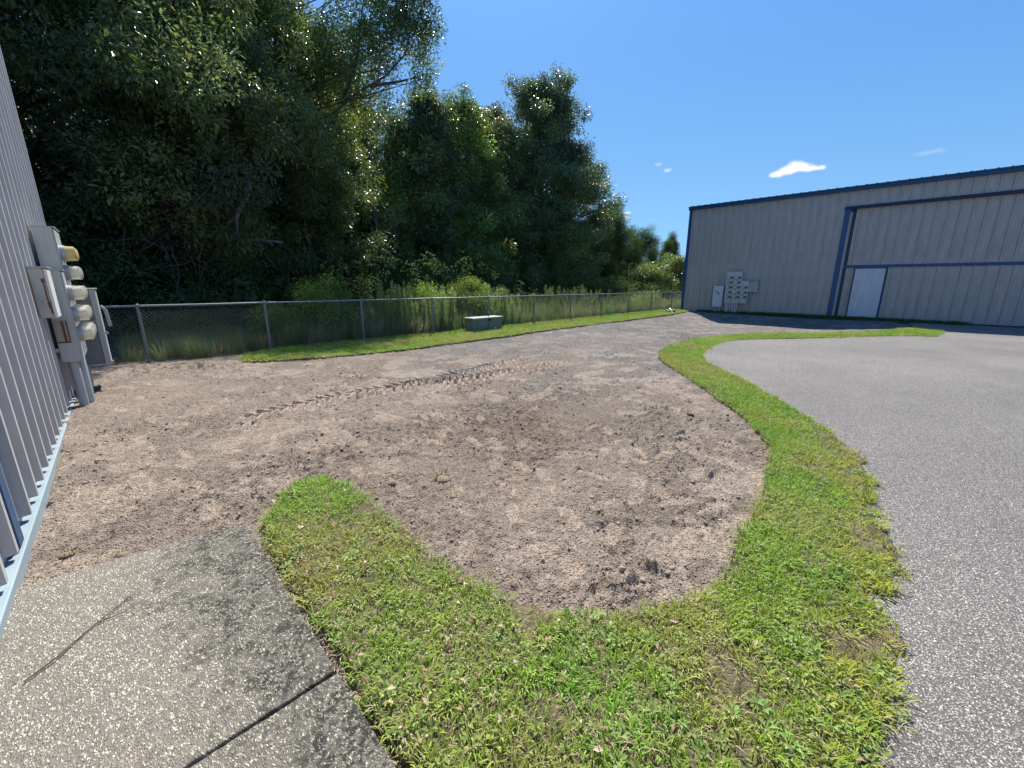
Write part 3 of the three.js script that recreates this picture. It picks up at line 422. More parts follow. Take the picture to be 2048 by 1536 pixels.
{
  const t = -Math.PI / 2, at = (z) => [21.95, 0, z];
  meterBank('meter_bank', 'bank of thirteen round electric meters on the far warehouse wall', [[0, 0.34, 1.96, 5], [0.34, 0.69, 1.96, 5], [0.69, 1.01, 1.53, 3]], 0.48, ROWS, 0.17, 0.13, false, at(-7.4), t,
    [0.09, 0.15, 0.21, 0.3, 0.38, 0.45, 0.52, 0.6].map((x, i) => [x, 0.13 + 0.03 * (i % 2), 0.026, -0.15, M.pvcPink]));
  const d = thing('disconnect_cabinet', 'white cabinet with slanted lever left of the far meter bank', 'cabinet', at(-7.92), t);
  part('body', rbox(0, 0.46, 0.27, 1.3, 0.0, 0.24), M.white, d); part('door_face', rbox(0.015, 0.445, 0.29, 1.28, 0.24, 0.252, 0.004), M.white, d); part('lever', [tube([V(0.17, 1.03, 0.26), V(0.32, 0.87, 0.285)], [0.016, 0.013], 8), new THREE.CylinderGeometry(0.03, 0.03, 0.03, 12).rotateX(Math.PI / 2).translate(0.17, 1.03, 0.26)], M.dark, d);
  for (const x of [0.1, 0.2, 0.32]) part('conduit', pipe([x, -0.2, 0.1], [x, 0.28, 0.1], 0.03, 10), M.pvcPink, d);
  const s = thing('switch_box', 'small pale green box right of the far meter bank', 'electrical box', at(-6.39), t);
  part('body', rbox(0, 0.4, 1.02, 1.52, 0, 0.15), std({ color: rgb(0.42, 0.47, 0.44), map: grime, roughness: 0.5 }), s); part('lid', rbox(-0.008, 0.408, 1.49, 1.535, 0.0, 0.165, 0.005), M.galv, s); part('hasp', rbox(0.14, 0.17, 1.2, 1.28, 0.15, 0.17, 0.004), M.galv, s); part('conduit', pipe([0.14, -0.1, 0.06], [0.14, 1.03, 0.06], 0.02, 10), M.pvc, s);
}

// ---------------------------------------------------------------- the near building on the left: local x runs away from the camera, local z faces the lot
const TL = Math.PI / 2 - 0.0235, LW = (x, y, z) => V(x, y, z).applyAxisAngle(V(0, 1, 0), TL).add(V(-0.592, 0, 0));
{
  const b = thing('ribbed_shed', 'near grey ribbed steel building wall seen edge-on', 'building', [-0.592, 0, 0], TL);
  const E = 6.1, X1 = 9.6;
  part('wall_core', box(-12, X1 - 0.02, -0.3, E, -12, -0.12), M.dark, b);
  sheets(b, X1 - 20 * P, 6, 3, 0.13, E, M.wallNear, -0.052); sheets(b, X1 - 2 * P, 1, 2, 0.13, E, M.wallNear, -0.052);
  sheets(b, 3.3 - 24 * P, 8, 3, 0.13, E, M.wallNear, -0.052);
  part('corner_trim', [box(X1, X1 + 0.02, 0, E, -0.3, -0.015)], M.galv, b);
  part('jamb_trim', [rbox(3.22, 3.34, 0.11, E, -0.06, -0.008), box(3.18, 3.22, 0.11, E, -0.06, -0.028)], M.navy, b);
  part('base_ledge', [rbox(-8, X1, -0.2, 0.092, -0.10, 0.0, 0.008)], M.ledge, b);
  part('base_flashing', [box(-8, X1, 0.092, 0.15, -0.062, -0.055)], M.ledge, b);
  part('eave_trim', box(-12, X1 + 0.05, E, E + 0.15, -0.15, 0.12), M.navy, b);
  const rg = ribbed(3, P, 0, 6, 0.035).rotateX(-Math.PI / 2 + Math.atan(1 / 12)); for (let k = 0; k < 23; k++) part('roof_panel', rg, M.navy, b, [X1 - (k + 1) * 3 * P, E + 0.16, 0.1]);
  const R = rng(88), g1 = []; for (let k = -14; k < 20; k++) for (const y of [0.18, 0.55, 1.15, 2.1, 3.3]) { const x = X1 - k * P - 0.08; if (x > 0.3 && x < X1) g1.push(screwHead.clone().translate(x + 0.0, y + 0.02 * R(), -0.048)); if (R() < 0.55 && x > 0.3) g1.push(screwHead.clone().translate(x - 0.07, y + 0.05, -0.017)); } const sc = part('screws', g1, M.galv, b); sc.userData.kind = 'stuff';
  // meters fixed to it
  const o = (x) => { const p = LW(x, 0, 0.0); return [p.x, 0, p.z]; };
  meterBank('meter_bank', 'weathered meter cabinets with yellowed covers on the near wall', [[0, 0.335, 1.62, 3], [0.335, 0.67, 2.09, 5], [0.67, 1.0, 2.09, 5]], 0.62, ROWS, 0.18, 0.125, true, o(6.75), TL,
    [[0.09, 0.10, 0.042, -0.05], [0.24, 0.15, 0.034, -0.05], [0.5, 0.14, 0.036, -0.05], [0.62, 0.1, 0.03, -0.05], [0.85, 0.12, 0.04, -0.05]]);
  const nb = scene.getObjectByName('meter_bank_001'); part('rusty_knockout', [box(-0.0035, 0.0, 0.84, 1.08, 0.03, 0.13)], std({ color: rgb(0.40, 0.36, 0.29), map: grime, roughness: 0.9 }), nb); part('rust_streak', [box(-0.006, -0.0036, 0.835, 1.08, 0.085, 0.105), box(-0.006, -0.0036, 0.835, 0.85, 0.03, 0.13), box(-0.006, -0.0036, 0.85, 1.08, 0.122, 0.132)], M.rust, nb);
  const d = thing('disconnect_box', 'small rusty grey box nearest on the left wall', 'electrical box', o(6.31), TL);
  part('body', rbox(0, 0.34, 1.14, 1.632, -0.01, 0.09), std({ color: rgb(0.40, 0.41, 0.39), map: grime, roughness: 0.55 }), d); part('door_face', rbox(-0.004, 0.345, 1.142, 1.625, 0.092, 0.115, 0.004), std({ color: rgb(0.62, 0.63, 0.62), map: grime, roughness: 0.5 }), d); part('lid', box(-0.015, 0.355, 1.632, 1.645, -0.015, 0.125), M.galv, d);
  part('knockout', [new THREE.CylinderGeometry(0.02, 0.02, 0.014, 10).rotateZ(Math.PI / 2).translate(-0.004, 1.33, 0.03), new THREE.CylinderGeometry(0.02, 0.02, 0.014, 10).rotateZ(Math.PI / 2).translate(-0.004, 1.27, 0.035)], M.galv, d);
  part('rust_streak', [box(-0.003, 0.0, 1.24, 1.53, 0.068, 0.08), box(-0.003, 0, 1.18, 1.3, 0.074, 0.088), box(-0.003, 0, 1.49, 1.53, 0.06, 0.085)], M.rust, d);
  const c = thing('current_transformer_cabinet', 'deep grey cabinet beyond the near meters with lever', 'cabinet', o(7.8), TL);
  part('body', rbox(0.02, 0.46, 0.41, 1.39, -0.02, 0.355), std({ color: rgb(0.20, 0.205, 0.21), map: grime, roughness: 0.6 }), c); part('door_face', [rbox(0.0, 0.48, 0.40, 1.40, 0.357, 0.385, 0.005)], M.galvBox, c); part('hood', box(-0.01, 0.49, 1.40, 1.412, -0.03, 0.40), M.galv, c);
  part('flange', [box(0.0, 0.02, 0.40, 1.4, 0.33, 0.357), box(0, 0.02, 0.40, 0.42, 0, 0.33), box(0.0, 0.02, 0.98, 0.995, 0, 0.33)], M.galvBox, c);
  part('lever', [tube([V(0.2, 1.18, 0.40), V(0.2, 1.12, 0.44), V(0.2, 0.9, 0.455)], [0.015, 0.02, 0.018], 8)], M.galv, c); part('latch', [rbox(0.12, 0.18, 0.80, 0.83, 0.385, 0.42, 0.004), rbox(0.0, 0.03, 0.405, 0.45, 0.385, 0.41, 0.004)], M.galv, c);
  for (const x of [0.1, 0.3]) part('conduit', pipe([x, -0.05, 0.12], [x, 0.42, 0.12], 0.03, 10), M.pvc, c);
}

// ---------------------------------------------------------------- chain-link fence
{
  const f = thing('chain_link_fence', 'long galvanized chain-link fence with round posts', 'fence', [0, 0, 0]);
  const WR = 0.0016, ZF = (x) => -10.2 + 0.0135 * x, H = (x) => 1.07 - 0.0055 * x, posts = [-1.6, 0.47, 2.52, 4.66, 6.74, 8.85, 10.95, 13.04, 15.13, 17.27, 19.4, 21.55, 23.7], wire = std({ color: rgb(0.20, 0.21, 0.22), roughness: 0.45, metalness: 0.5 }), pm = std({ color: rgb(0.20, 0.215, 0.225), roughness: 0.5, metalness: 0.4 });
  posts.forEach((x, i) => { const p = part('post', tube([V(x, -0.25, ZF(x)), V(x, H(x) + 0.01, ZF(x))], [0.027, 0.027], 10), pm, f); part('cap', [new THREE.SphereGeometry(0.032, 10, 6, 0, 6.3, 0, 1.6).translate(x, H(x) + 0.01, ZF(x)), new THREE.TorusGeometry(0.026, 0.009, 6, 12).rotateY(Math.PI / 2).translate(x, H(x) + 0.0, ZF(x))], pm, p);
    if (!i) return; const a = posts[i - 1];
    part('top_rail', tube([V(a, H(a), ZF(a)), V((a + x) / 2, (H(a) + H(x)) / 2 - 0.004, ZF((a + x) / 2)), V(x, H(x), ZF(x))], [0.021, 0.021, 0.021], 10), pm, f);
    const pos = [], idx = [], s = 0.066, h = H(x) - 0.02, y0 = 0.02, tri = (p, q, r) => { const d = q.clone().sub(p).normalize(), n = V(0, 0, 1), b = d.clone().cross(n), o = pos.length / 3; for (const e of [p, q]) for (let k = 0; k < 3; k++) { const t = k * 2.094; const w = e.clone().addScaledVector(n, r * Math.cos(t)).addScaledVector(b, r * Math.sin(t)); pos.push(w.x, w.y, w.z); } for (let k = 0; k < 3; k++) { const m = (k + 1) % 3; idx.push(o + k, o + m, o + 3 + k, o + m, o + 3 + m, o + 3 + k); } };
    for (let u = a - (h - y0); u < x; u += s) for (const dir of [1, -1]) {   // two layers of diagonal wires
      let xa = u, xb = u + (h - y0), ya = y0, yb = h; if (xa < a) { ya += a - xa; xa = a; } if (xb > x) { yb -= xb - x; xb = x; } if (xb - xa < 0.03) continue; if (dir < 0) { const m = a + x; [xa, xb, ya, yb] = [m - xb, m - xa, yb, ya]; }
      tri(V(xa, ya, ZF(xa) + 0.03 + dir * 0.002), V(xb, yb, ZF(xb) + 0.03 + dir * 0.002), WR);
    }
    const g = new THREE.BufferGeometry(); g.setAttribute('position', new THREE.Float32BufferAttribute(pos, 3)); g.setIndex(idx); g.computeVertexNormals(); part('wire_mesh', g, wire, f);
  });
}

// ---------------------------------------------------------------- utility pedestal and the heap by the corner
{
  const u = thing('utility_box', 'low green-grey ground utility box in front of the fence', 'utility box', [8.42, 0, -9.82], 0.0), g = std({ color: rgb(0.15, 0.19, 0.165), map: grime, roughness: 0.6 });
  part('body', [rbox(-0.58, 0.58, -0.05, 0.41, -0.2, 0.2, 0.02)], g, u);
  part('lid', [rbox(-0.61, 0.61, 0.40, 0.44, -0.23, 0.23, 0.015)], std({ color: rgb(0.40, 0.44, 0.41), map: grime, roughness: 0.55 }), u); part('seam', box(-0.01, 0.01, 0.02, 0.40, 0.197, 0.203), M.dark, u); part('latch', rbox(0.02, 0.12, 0.33, 0.39, 0.195, 0.22, 0.005), M.dark, u); part('label_plate', rbox(0.26, 0.33, 0.06, 0.12, 0.197, 0.204, 0.002), std({ color: rgb(0.6, 0.62, 0.6), roughness: 0.6 }), u);
  const j = thing('discarded_hose', 'black and white scrap hose heaped by the warehouse corner', 'hose', [20.0, 0.03, -9.2], 0.5);
  const ring = []; for (let k = 0; k <= 20; k++) { const a = k / 20 * 5.2; ring.push(V(0.26 * Math.cos(a), 0.05 + 0.05 * Math.sin(a * 1.7) ** 2, 0.17 * Math.sin(a))); }
  part('black_loop', tube(ring, ring.map(() => 0.04), 8), M.black, j); part('white_loop', tube([V(0.36, 0.04, 0.08), V(0.3, 0.13, 0.0), V(0.1, 0.17, -0.05), V(-0.15, 0.16, -0.05), V(-0.33, 0.08, 0.05)], [0.02, 0.03, 0.035, 0.04, 0.02], 8), std({ color: rgb(0.7, 0.7, 0.68), roughness: 0.6 }), j); part('loose_end', tube([V(-0.3, 0.05, 0.05), V(-0.6, 0.06, 0.0), V(-1.0, 0.03, 0.05)], [0.02, 0.015, 0.012], 6), std({ color: rgb(0.4, 0.38, 0.3), roughness: 0.8 }), j);
}

// ---------------------------------------------------------------- trees
function leafCluster(seed, n, spread, len, wid, droop = 0.3) { // leaves round a short twig end
  const R = rng(seed), pos = [], idx = [];
  for (let i = 0; i < n; i++) {
    const d = V(R() - 0.5, R() - 0.5, R() - 0.5).normalize(), c = d.clone().multiplyScalar(spread * Math.cbrt(R()) * 0.95), dir = d.clone().add(V(R() - 0.5, R() - 0.5 - droop, R() - 0.5).multiplyScalar(1.1)).normalize(), side = dir.clone().cross(V(R() - 0.5, 1, R() - 0.5)).normalize(), nrm = side.clone().cross(dir), L = len * (0.65 + 0.6 * R()), w = wid * (0.7 + 0.5 * R()) / 2, o = pos.length / 3;
    const q = c.clone().addScaledVector(dir, L * 0.5), a = q.clone().addScaledVector(side, w).addScaledVector(nrm, w * 0.35), b = q.clone().addScaledVector(side, -w).addScaledVector(nrm, w * 0.35), t = c.clone().addScaledVector(dir, L).addScaledVector(nrm, -L * 0.12);
    for (const p of [c, a, t, b]) pos.push(p.x, p.y, p.z); idx.push(o, o + 1, o + 2, o, o + 2, o + 3);
  }
  const g = new THREE.BufferGeometry(); g.setAttribute('position', new THREE.Float32BufferAttribute(pos, 3)); g.setIndex(idx); g.computeVertexNormals(); return g;
}
function feather(seed, n, h, r) {                   // upright plume of thread-like leaves: tall weed or cedar spray
  const R = rng(seed), pos = [], idx = [];
  for (let i = 0; i < n; i++) { const t = R(), y = h * (0.08 + 0.92 * t), a = R() * 6.283, L = r * (0.35 + 0.9 * R()) * Math.sqrt(Math.max(0.06, 1 - t * 0.92)), up = 0.6 + 0.9 * R(), w = 0.006 + 0.005 * R(), dx = Math.cos(a), dz = Math.sin(a), o = pos.length / 3; pos.push(-dz * w, y, dx * w, dz * w, y, -dx * w, dx * L, y + L * up, dz * L); idx.push(o, o + 1, o + 2); }
  for (let k = 0; k < 2; k++) { const o = pos.length / 3, c = k ? [0.005, 0] : [0, 0.005]; pos.push(-c[0], -0.05, -c[1], c[0], -0.05, c[1], 0, h * 0.97, 0); idx.push(o, o + 1, o + 2); }
  const g = new THREE.BufferGeometry(); g.setAttribute('position', new THREE.Float32BufferAttribute(pos, 3)); g.setIndex(idx); g.computeVertexNormals(); return g;
}
const CL = [leafCluster(1, 30, 0.26, 0.13, 0.062), leafCluster(2, 32, 0.24, 0.115, 0.055), leafCluster(3, 28, 0.27, 0.14, 0.066, 0.5)], CLbig = leafCluster(4, 46, 0.75, 0.2, 0.1), CLsmall = leafCluster(5, 30, 0.2, 0.06, 0.03), SPRAY = leafCluster(6, 60, 0.26, 0.10, 0.014, -0.5);
const leafMat = new THREE.MeshPhysicalMaterial({ color: rgb(1, 1, 1), roughness: 0.92, transmission: 0.45, thickness: 0, side: THREE.DoubleSide, specularIntensity: 0.5, clearcoat: 0.8, clearcoatRoughness: 0.27 });
const dullLeaf = new THREE.MeshPhysicalMaterial({ color: rgb(1, 1, 1), roughness: 0.95, transmission: 0.45, thickness: 0, side: THREE.DoubleSide, specularIntensity: 0.4 });
const barkTex = texture(256, 512, (i, j) => { const k = 0.75 + 0.5 * fbm(i / 8, j / 40, 3, 4, 32); return [k, k, k]; }, true);
const bark = std({ color: rgb(0.085, 0.072, 0.058), map: barkTex, bumpMap: barkTex, bumpScale: 0.02, roughness: 0.95 }), paleBark = std({ color: rgb(0.30, 0.25, 0.20), map: barkTex, bumpMap: barkTex, bumpScale: 0.015, roughness: 0.9 });
const greyBark = std({ color: rgb(0.16, 0.14, 0.12), map: barkTex, roughness: 0.95 });
const GREEN = { oak: [0.15, 0.20, 0.038], bright: [0.20, 0.26, 0.04], grey: [0.18, 0.21, 0.06], blue: [0.16, 0.205, 0.065], cedar: [0.11, 0.16, 0.038], vine: [0.21, 0.29, 0.04] };
function branchTo(R, a, b, r0, r1, sag = 0.5) { const pts = [], n = 5; const side = V(R() - 0.5, R() * 0.4, R() - 0.5).multiplyScalar(a.distanceTo(b) * 0.18 * sag); for (let i = 0; i <= n; i++) { const t = i / n; pts.push(a.clone().lerp(b, t).addScaledVector(side, Math.sin(t * 3.14)).add(V((R() - 0.5), (R() - 0.5), (R() - 0.5)).multiplyScalar(i && i < n ? a.distanceTo(b) * 0.05 : 0))); } return tube(pts, pts.map((_, i) => lerp(r0, r1, i / n)), 6); }
function grow(o) {
  if (o.far) { const k = o.far; o = { ...o, x: o.x * k, z: o.z * k, h: 1.5 + (o.h - 1.5) * k, r: o.r * k * 1.2, lobeR: (o.lobeR ?? 0.85) * (1 + (k - 1) * 0.5), leaf: 1.3, lobes: Math.round(o.lobes * 1.2) }; }                                  // o: x z h r base lobes per lobeR tint geo mat seed lean profile extra limbs
  const R = rng(o.seed), t = thing(o.name, o.label, o.category ?? 'tree', [o.x, yG(o.x, o.z) - 0.02, o.z], 0, o.group), h = o.h, lean = o.lean ?? [(R() - 0.5) * 0.8, (R() - 0.5) * 0.8], tr = o.tr ?? 0.018 * h, axisAt = (y) => V(lean[0] * (y / h) ** 1.3 + 0.15 * Math.sin(y * 0.9 + o.seed), y, lean[1] * (y / h) ** 1.3 + 0.15 * Math.cos(y * 0.7 + o.seed));
  const woods = [], tp = [], n = 9; for (let i = 0; i <= n; i++) { const y = h * 0.93 * i / n; tp.push(i ? axisAt(y) : axisAt(0).setY(-0.3)); } woods.push(tube(tp, tp.map((_, i) => lerp(tr, tr * 0.12, Math.pow(i / n, 0.8))), 8));
  const prof = o.profile ?? ((u) => Math.sin(Math.PI * clamp(0.12 + 0.88 * u)) ** 0.7 * (u < 0.5 ? 1 : 1 - 0.25 * (u - 0.5))), base = o.base ?? 0.2, list = [], tint = GREEN[o.tint ?? 'oak'], ragged = (a, y) => 0.97 + 0.34 * noise(Math.cos(a) * 1.6 + o.seed, y / 1.7 + Math.sin(a) * 1.6, o.seed);
  const lobes = [...(o.extra ?? []).map(([x, y, z, r]) => [V(x - o.x, y, z - o.z), r, true])];
  for (let i = 0; i < o.lobes; i++) { const u = Math.pow(R(), 0.9), y = h * lerp(base, 0.97, u), a = R() * 6.283, rad = o.r * prof(u) * ragged(a, y) * Math.sqrt(0.15 + 0.85 * R()), p = axisAt(y).add(V(Math.cos(a) * rad, 0, Math.sin(a) * rad)); lobes.push([p, (o.lobeR ?? 0.85) * (0.55 + 0.8 * R()) * (u > 0.85 ? 0.75 : 1), R() < 0.6]); }
  for (let i = 0; i < o.lobes * 0.55; i++) { const u = R(), y = h * lerp(base, 1.0, u), a = R() * 6.283, rad = o.r * prof(u) * ragged(a, y) * (0.9 + 0.45 * R()); lobes.push([axisAt(y).add(V(Math.cos(a) * rad, 0.25 * R(), Math.sin(a) * rad)), (o.lobeR ?? 0.85) * (0.32 + 0.2 * R()), true]); }
  for (const [p, r, limb] of lobes) {
    if (limb) { const y0 = Math.max(h * 0.08, Math.min(h * 0.85, p.y - 0.35 * Math.hypot(p.x, p.z) - r * 0.6)); woods.push(branchTo(R, axisAt(y0), p, Math.max(0.012, tr * 0.4 * (1 - y0 / h) + 0.01), 0.008)); }
    const k = 0.5 + 1.0 * R(), warm = R(), m = Math.round((o.per ?? 60) * r * r * 0.85);
    for (let i = 0; i < m; i++) { const d = V(R() - 0.5, R() - 0.5, R() - 0.5).normalize(), q = d.multiplyScalar(r * (0.25 + 0.85 * Math.sqrt(R()))), v = k * (0.75 + 0.5 * R()), c = rgb(tint[0] * v * (0.85 + 0.5 * warm * R()), tint[1] * v, tint[2] * v); list.push([p.x + q.x, p.y + q.y * 0.8, p.z + q.z, R() * 6.28, R() * 1.2, (o.leaf ?? 1) * (0.7 + 0.6 * R()), c]); }
  }
  for (const l of o.limbs ?? []) woods.push(tube(l.map(([x, y, z]) => V(x - o.x, y, z - o.z)), l.map((_, i) => lerp(o.limbR ?? 0.11, 0.02, i / (l.length - 1))), 8));
  part('trunk', woods, o.bark ?? bark, t); copies('crown', o.geo ?? CL[o.seed % 3], o.mat ?? leafMat, list, undefined, t).userData.kind = 'stuff'; return t;
}
const G = 'tall trees along the wood edge';
grow({ name: 'oak_tree', label: 'tall dark broadleaf tree rising behind the near building corner', x: -0.8, z: -17.5, h: 15, r: 3.6, base: 0.08, lobes: 95, per: 60, lobeR: 1.05, seed: 101, tint: 'oak', group: G });
grow({ name: 'oak_tree', label: 'tall broadleaf tree above the tangle of bare vines', x: 2.8, z: -18.2, h: 15.5, r: 3.6, base: 0.12, lobes: 92, per: 60, lobeR: 1.05, seed: 102, tint: 'grey', group: G });
grow({ name: 'oak_tree', label: 'tall tree with long pale limb leaning toward the open sky', x: 5.6, z: -18.6, h: 12.6, r: 2.8, base: 0.14, lobes: 74, bark: greyBark, per: 60, lobeR: 1.0, seed: 103, tint: 'oak', lean: [0.9, 0.2], group: G,
  limbs: [[[5.7, 4.4, -18.5], [6.2, 6.0, -18.1], [7.4, 7.6, -17.6], [8.6, 8.7, -17.4], [9.8, 9.6, -17.3], [10.7, 10.6, -17.2], [11.2, 12.0, -17.2]], [[9.2, 9.1, -17.4], [10.6, 9.7, -17.5], [11.6, 10.2, -17.6]], [[8.0, 8.2, -17.5], [8.6, 9.8, -17.2], [8.9, 11.6, -17.0]]], limbR: 0.07,
  extra: [[11.3, 12.2, -17.2, 1.1], [10.6, 11.3, -17.3, 1.0], [11.7, 10.9, -17.6, 0.75], [9.9, 12.6, -17.2, 1.2], [8.9, 11.5, -17.1, 1.2], [9.4, 10.5, -17.5, 0.9], [11.2, 13.6, -17.2, 1.1], [8.2, 10.1, -17.2, 1.0], [7.4, 8.9, -17.5, 1.1], [8.3, 9.0, -17.8, 1.0], [9.0, 9.9, -17.6, 0.9], [10.9, 12.9, -17.3, 1.0], [11.0, 11.7, -17.1, 0.9], [9.7, 11.4, -17.0, 1.0], [10.3, 13.4, -17.2, 1.0], [9.2, 8.6, -17.9, 0.8], [11.9, 10.2, -17.6, 0.6], [11.3, 9.8, -17.5, 0.5], [12.1, 11.6, -17.4, 0.55], [7.2, 10.2, -17.5, 0.9], [10.1, 10.1, -17.6, 0.6]] });
grow({ name: 'sweetgum_tree', label: 'slim sparse-topped tree below the leaning limb tip', x: 11.3, z: -17.6, h: 9.5, r: 1.5, base: 0.1, lobes: 48, per: 70, lobeR: 0.7, seed: 104, far: 1.3, tint: 'blue', group: G });
grow({ name: 'broadleaf_tree', label: 'full green tree under the long leaning limb', x: 8.4, z: -17.8, h: 8.6, r: 2.3, base: 0.12, lobes: 54, per: 62, lobeR: 0.95, seed: 105, far: 1.3, tint: 'bright', group: G });
grow({ name: 'sweetgum_tree', label: 'rounded mid-height tree left of the gap of sky', x: 14.0, z: -17.4, h: 10.0, r: 2.1, base: 0.1, lobes: 54, per: 64, lobeR: 0.85, seed: 106, far: 1.3, tint: 'bright', group: G });
grow({ name: 'sweetgum_tree', label: 'narrow tree pressed against the tallest spire-topped tree', x: 16.6, z: -18.0, h: 10.3, r: 1.9, base: 0.12, lobes: 46, per: 60, lobeR: 0.85, seed: 107, far: 1.3, tint: 'grey', group: G });
grow({ name: 'sweetgum_tree', label: 'tallest spire-topped tree standing against the blue sky', x: 19.6, z: -17.6, h: 12.5, r: 3.3, base: 0.14, lobes: 105, per: 56, lobeR: 0.88, seed: 108, far: 1.3, tint: 'blue', group: G, profile: (u) => u < 0.25 ? 0.72 + 0.9 * u : 0.95 * Math.pow(1 - (u - 0.25) / 0.78, 0.5) });
grow({ name: 'broadleaf_tree', label: 'dark low tree at the foot of the tallest tree', x: 17.2, z: -15.8, h: 6.2, r: 2.0, base: 0.05, lobes: 44, per: 55, lobeR: 0.85, seed: 109, far: 1.3, tint: 'oak', group: G });
grow({ name: 'broadleaf_tree', label: 'dark dense tree filling the wood below the limb', x: 6.2, z: -16.6, h: 6.6, r: 2.2, base: 0.05, lobes: 40, per: 55, lobeR: 0.9, seed: 110, far: 1.3, tint: 'grey', group: G });
grow({ name: 'sapling_tree', label: 'young light-green sapling glowing in front of dark wood', x: 12.1, z: -15.0, h: 4.4, r: 1.2, base: 0.1, lobes: 22, per: 60, lobeR: 0.6, seed: 111, far: 1.3, tint: 'vine', group: G });
grow({ name: 'broadleaf_tree', label: 'bushy dark tree between sapling and tall spire tree', x: 14.6, z: -16.2, h: 6.0, r: 1.8, base: 0.05, lobes: 36, per: 55, lobeR: 0.85, seed: 112, far: 1.3, tint: 'oak', group: G });
const cone = (u) => Math.pow(1 - u * 0.93, 0.8);
grow({ name: 'cedar_tree', label: 'feathery dark cedar right of the tallest tree', x: 23.8, z: -16.6, h: 5.7, r: 1.8, base: 0.03, lobes: 60, per: 105, lobeR: 0.62, seed: 113, far: 1.3, tint: 'cedar', geo: SPRAY, mat: dullLeaf, profile: cone });
grow({ name: 'cedar_tree', label: 'feathery cedar with ragged top beside the open sky', x: 26.2, z: -17.2, h: 6.7, r: 2.3, base: 0.03, lobes: 64, per: 105, lobeR: 0.62, seed: 114, far: 1.3, tint: 'cedar', geo: SPRAY, mat: dullLeaf, profile: cone });
grow({ name: 'cedar_tree', label: 'low rounded sunlit cedar ending the wood edge', x: 29.0, z: -17.0, h: 5.3, r: 2.0, base: 0.03, lobes: 50, per: 105, lobeR: 0.6, seed: 115, far: 1.3, tint: 'cedar', geo: SPRAY, mat: dullLeaf, profile: (u) => Math.sqrt(1 - u * u * 0.9) });
grow({ name: 'vine_thicket', label: 'vine-draped mound of leaves beyond the fence end', category: 'shrub', x: 33.5, z: -17.4, h: 2.9, r: 1.9, base: 0.02, lobes: 40, per: 50, lobeR: 0.7, seed: 116, tint: 'bright', profile: (u) => Math.sqrt(1 - u * u * 0.9) });
grow({ name: 'vine_thicket', label: 'taller vine-draped mound touching the warehouse corner', category: 'shrub', x: 37.5, z: -17.6, h: 3.6, r: 2.1, base: 0.02, lobes: 44, per: 50, lobeR: 0.75, seed: 117, tint: 'bright', profile: (u) => Math.sqrt(1 - u * u * 0.9) });
for (const [x, z, h, label] of [[48, -25, 5.0, 'small far pine standing alone against the sky'], [52.5, -25.5, 6.6, 'far pine left of the pair at the warehouse corner'], [55, -26, 7.6, 'tallest far pine beside the warehouse corner']])
  grow({ name: 'pine_tree', label, x, z, h, r: 1.2, base: 0.2, lobes: 46, per: 60, lobeR: 0.55, seed: 118 + Math.round(x), tint: 'cedar', geo: SPRAY, mat: dullLeaf, leaf: 1.3, profile: cone });
// bright bushes just behind the fence
for (const [x, z, h, r, s, label] of [[4.35, -11.7, 1.45, 0.75, 131, 'bright yellow-green bush topping the fence near its second post'], [7.4, -11.7, 1.3, 0.6, 132, 'low yellow-green bush topping the fence left of the box'], [9.2, -11.9, 1.55, 0.55, 133, 'upright yellow-green bush just left of the utility box'], [3.1, -11.4, 0.75, 0.5, 134, 'small low bush behind the second fence post'], [9.3, -11.0, 1.0, 0.5, 135, 'dark round bush behind the utility box']])
  grow({ name: 'shrub', label, category: 'shrub', x, z, h, r, base: 0.05, lobes: 26, per: 190, lobeR: 0.32, seed: s, tr: 0.025, tint: s === 135 ? 'oak' : 'vine', geo: CLsmall, mat: dullLeaf, profile: (u) => Math.sqrt(1 - u * u * 0.8) });
// the wood behind and its shaded undergrowth, which read as one mass
{
  const R = rng(201), a = [], b = [];
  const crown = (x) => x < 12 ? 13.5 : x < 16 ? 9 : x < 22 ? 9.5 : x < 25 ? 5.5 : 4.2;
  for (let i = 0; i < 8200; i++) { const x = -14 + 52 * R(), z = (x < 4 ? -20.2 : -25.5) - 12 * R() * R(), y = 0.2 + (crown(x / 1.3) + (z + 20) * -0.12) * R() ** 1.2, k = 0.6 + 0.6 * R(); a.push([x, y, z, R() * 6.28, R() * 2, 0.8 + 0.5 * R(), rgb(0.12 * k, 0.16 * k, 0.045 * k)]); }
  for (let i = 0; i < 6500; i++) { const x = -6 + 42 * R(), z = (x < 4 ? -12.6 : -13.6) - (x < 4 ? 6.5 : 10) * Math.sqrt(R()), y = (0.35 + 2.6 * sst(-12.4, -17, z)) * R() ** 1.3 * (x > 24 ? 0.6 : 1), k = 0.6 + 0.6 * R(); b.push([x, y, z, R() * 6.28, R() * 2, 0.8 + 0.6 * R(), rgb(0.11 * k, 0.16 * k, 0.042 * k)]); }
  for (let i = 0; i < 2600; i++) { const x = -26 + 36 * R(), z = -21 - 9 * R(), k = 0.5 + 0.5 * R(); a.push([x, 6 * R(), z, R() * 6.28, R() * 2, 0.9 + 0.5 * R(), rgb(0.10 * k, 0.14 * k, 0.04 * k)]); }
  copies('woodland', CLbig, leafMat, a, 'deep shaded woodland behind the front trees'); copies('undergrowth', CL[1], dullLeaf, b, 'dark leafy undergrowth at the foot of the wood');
  const far = []; for (let i = 0; i < 2600; i++) { const x = 30 + 60 * R(), z = -30 - 20 * R(), k = 0.7 + 0.5 * R(); far.push([x, (2.2 + 0.03 * x) * R() + 0.3, z, R() * 6.28, R() * 2, 1.1, rgb(0.09 * k, 0.13 * k, 0.04 * k)]); } copies('treeline', CLbig, leafMat, far, 'low far treeline beyond the fence end');
}
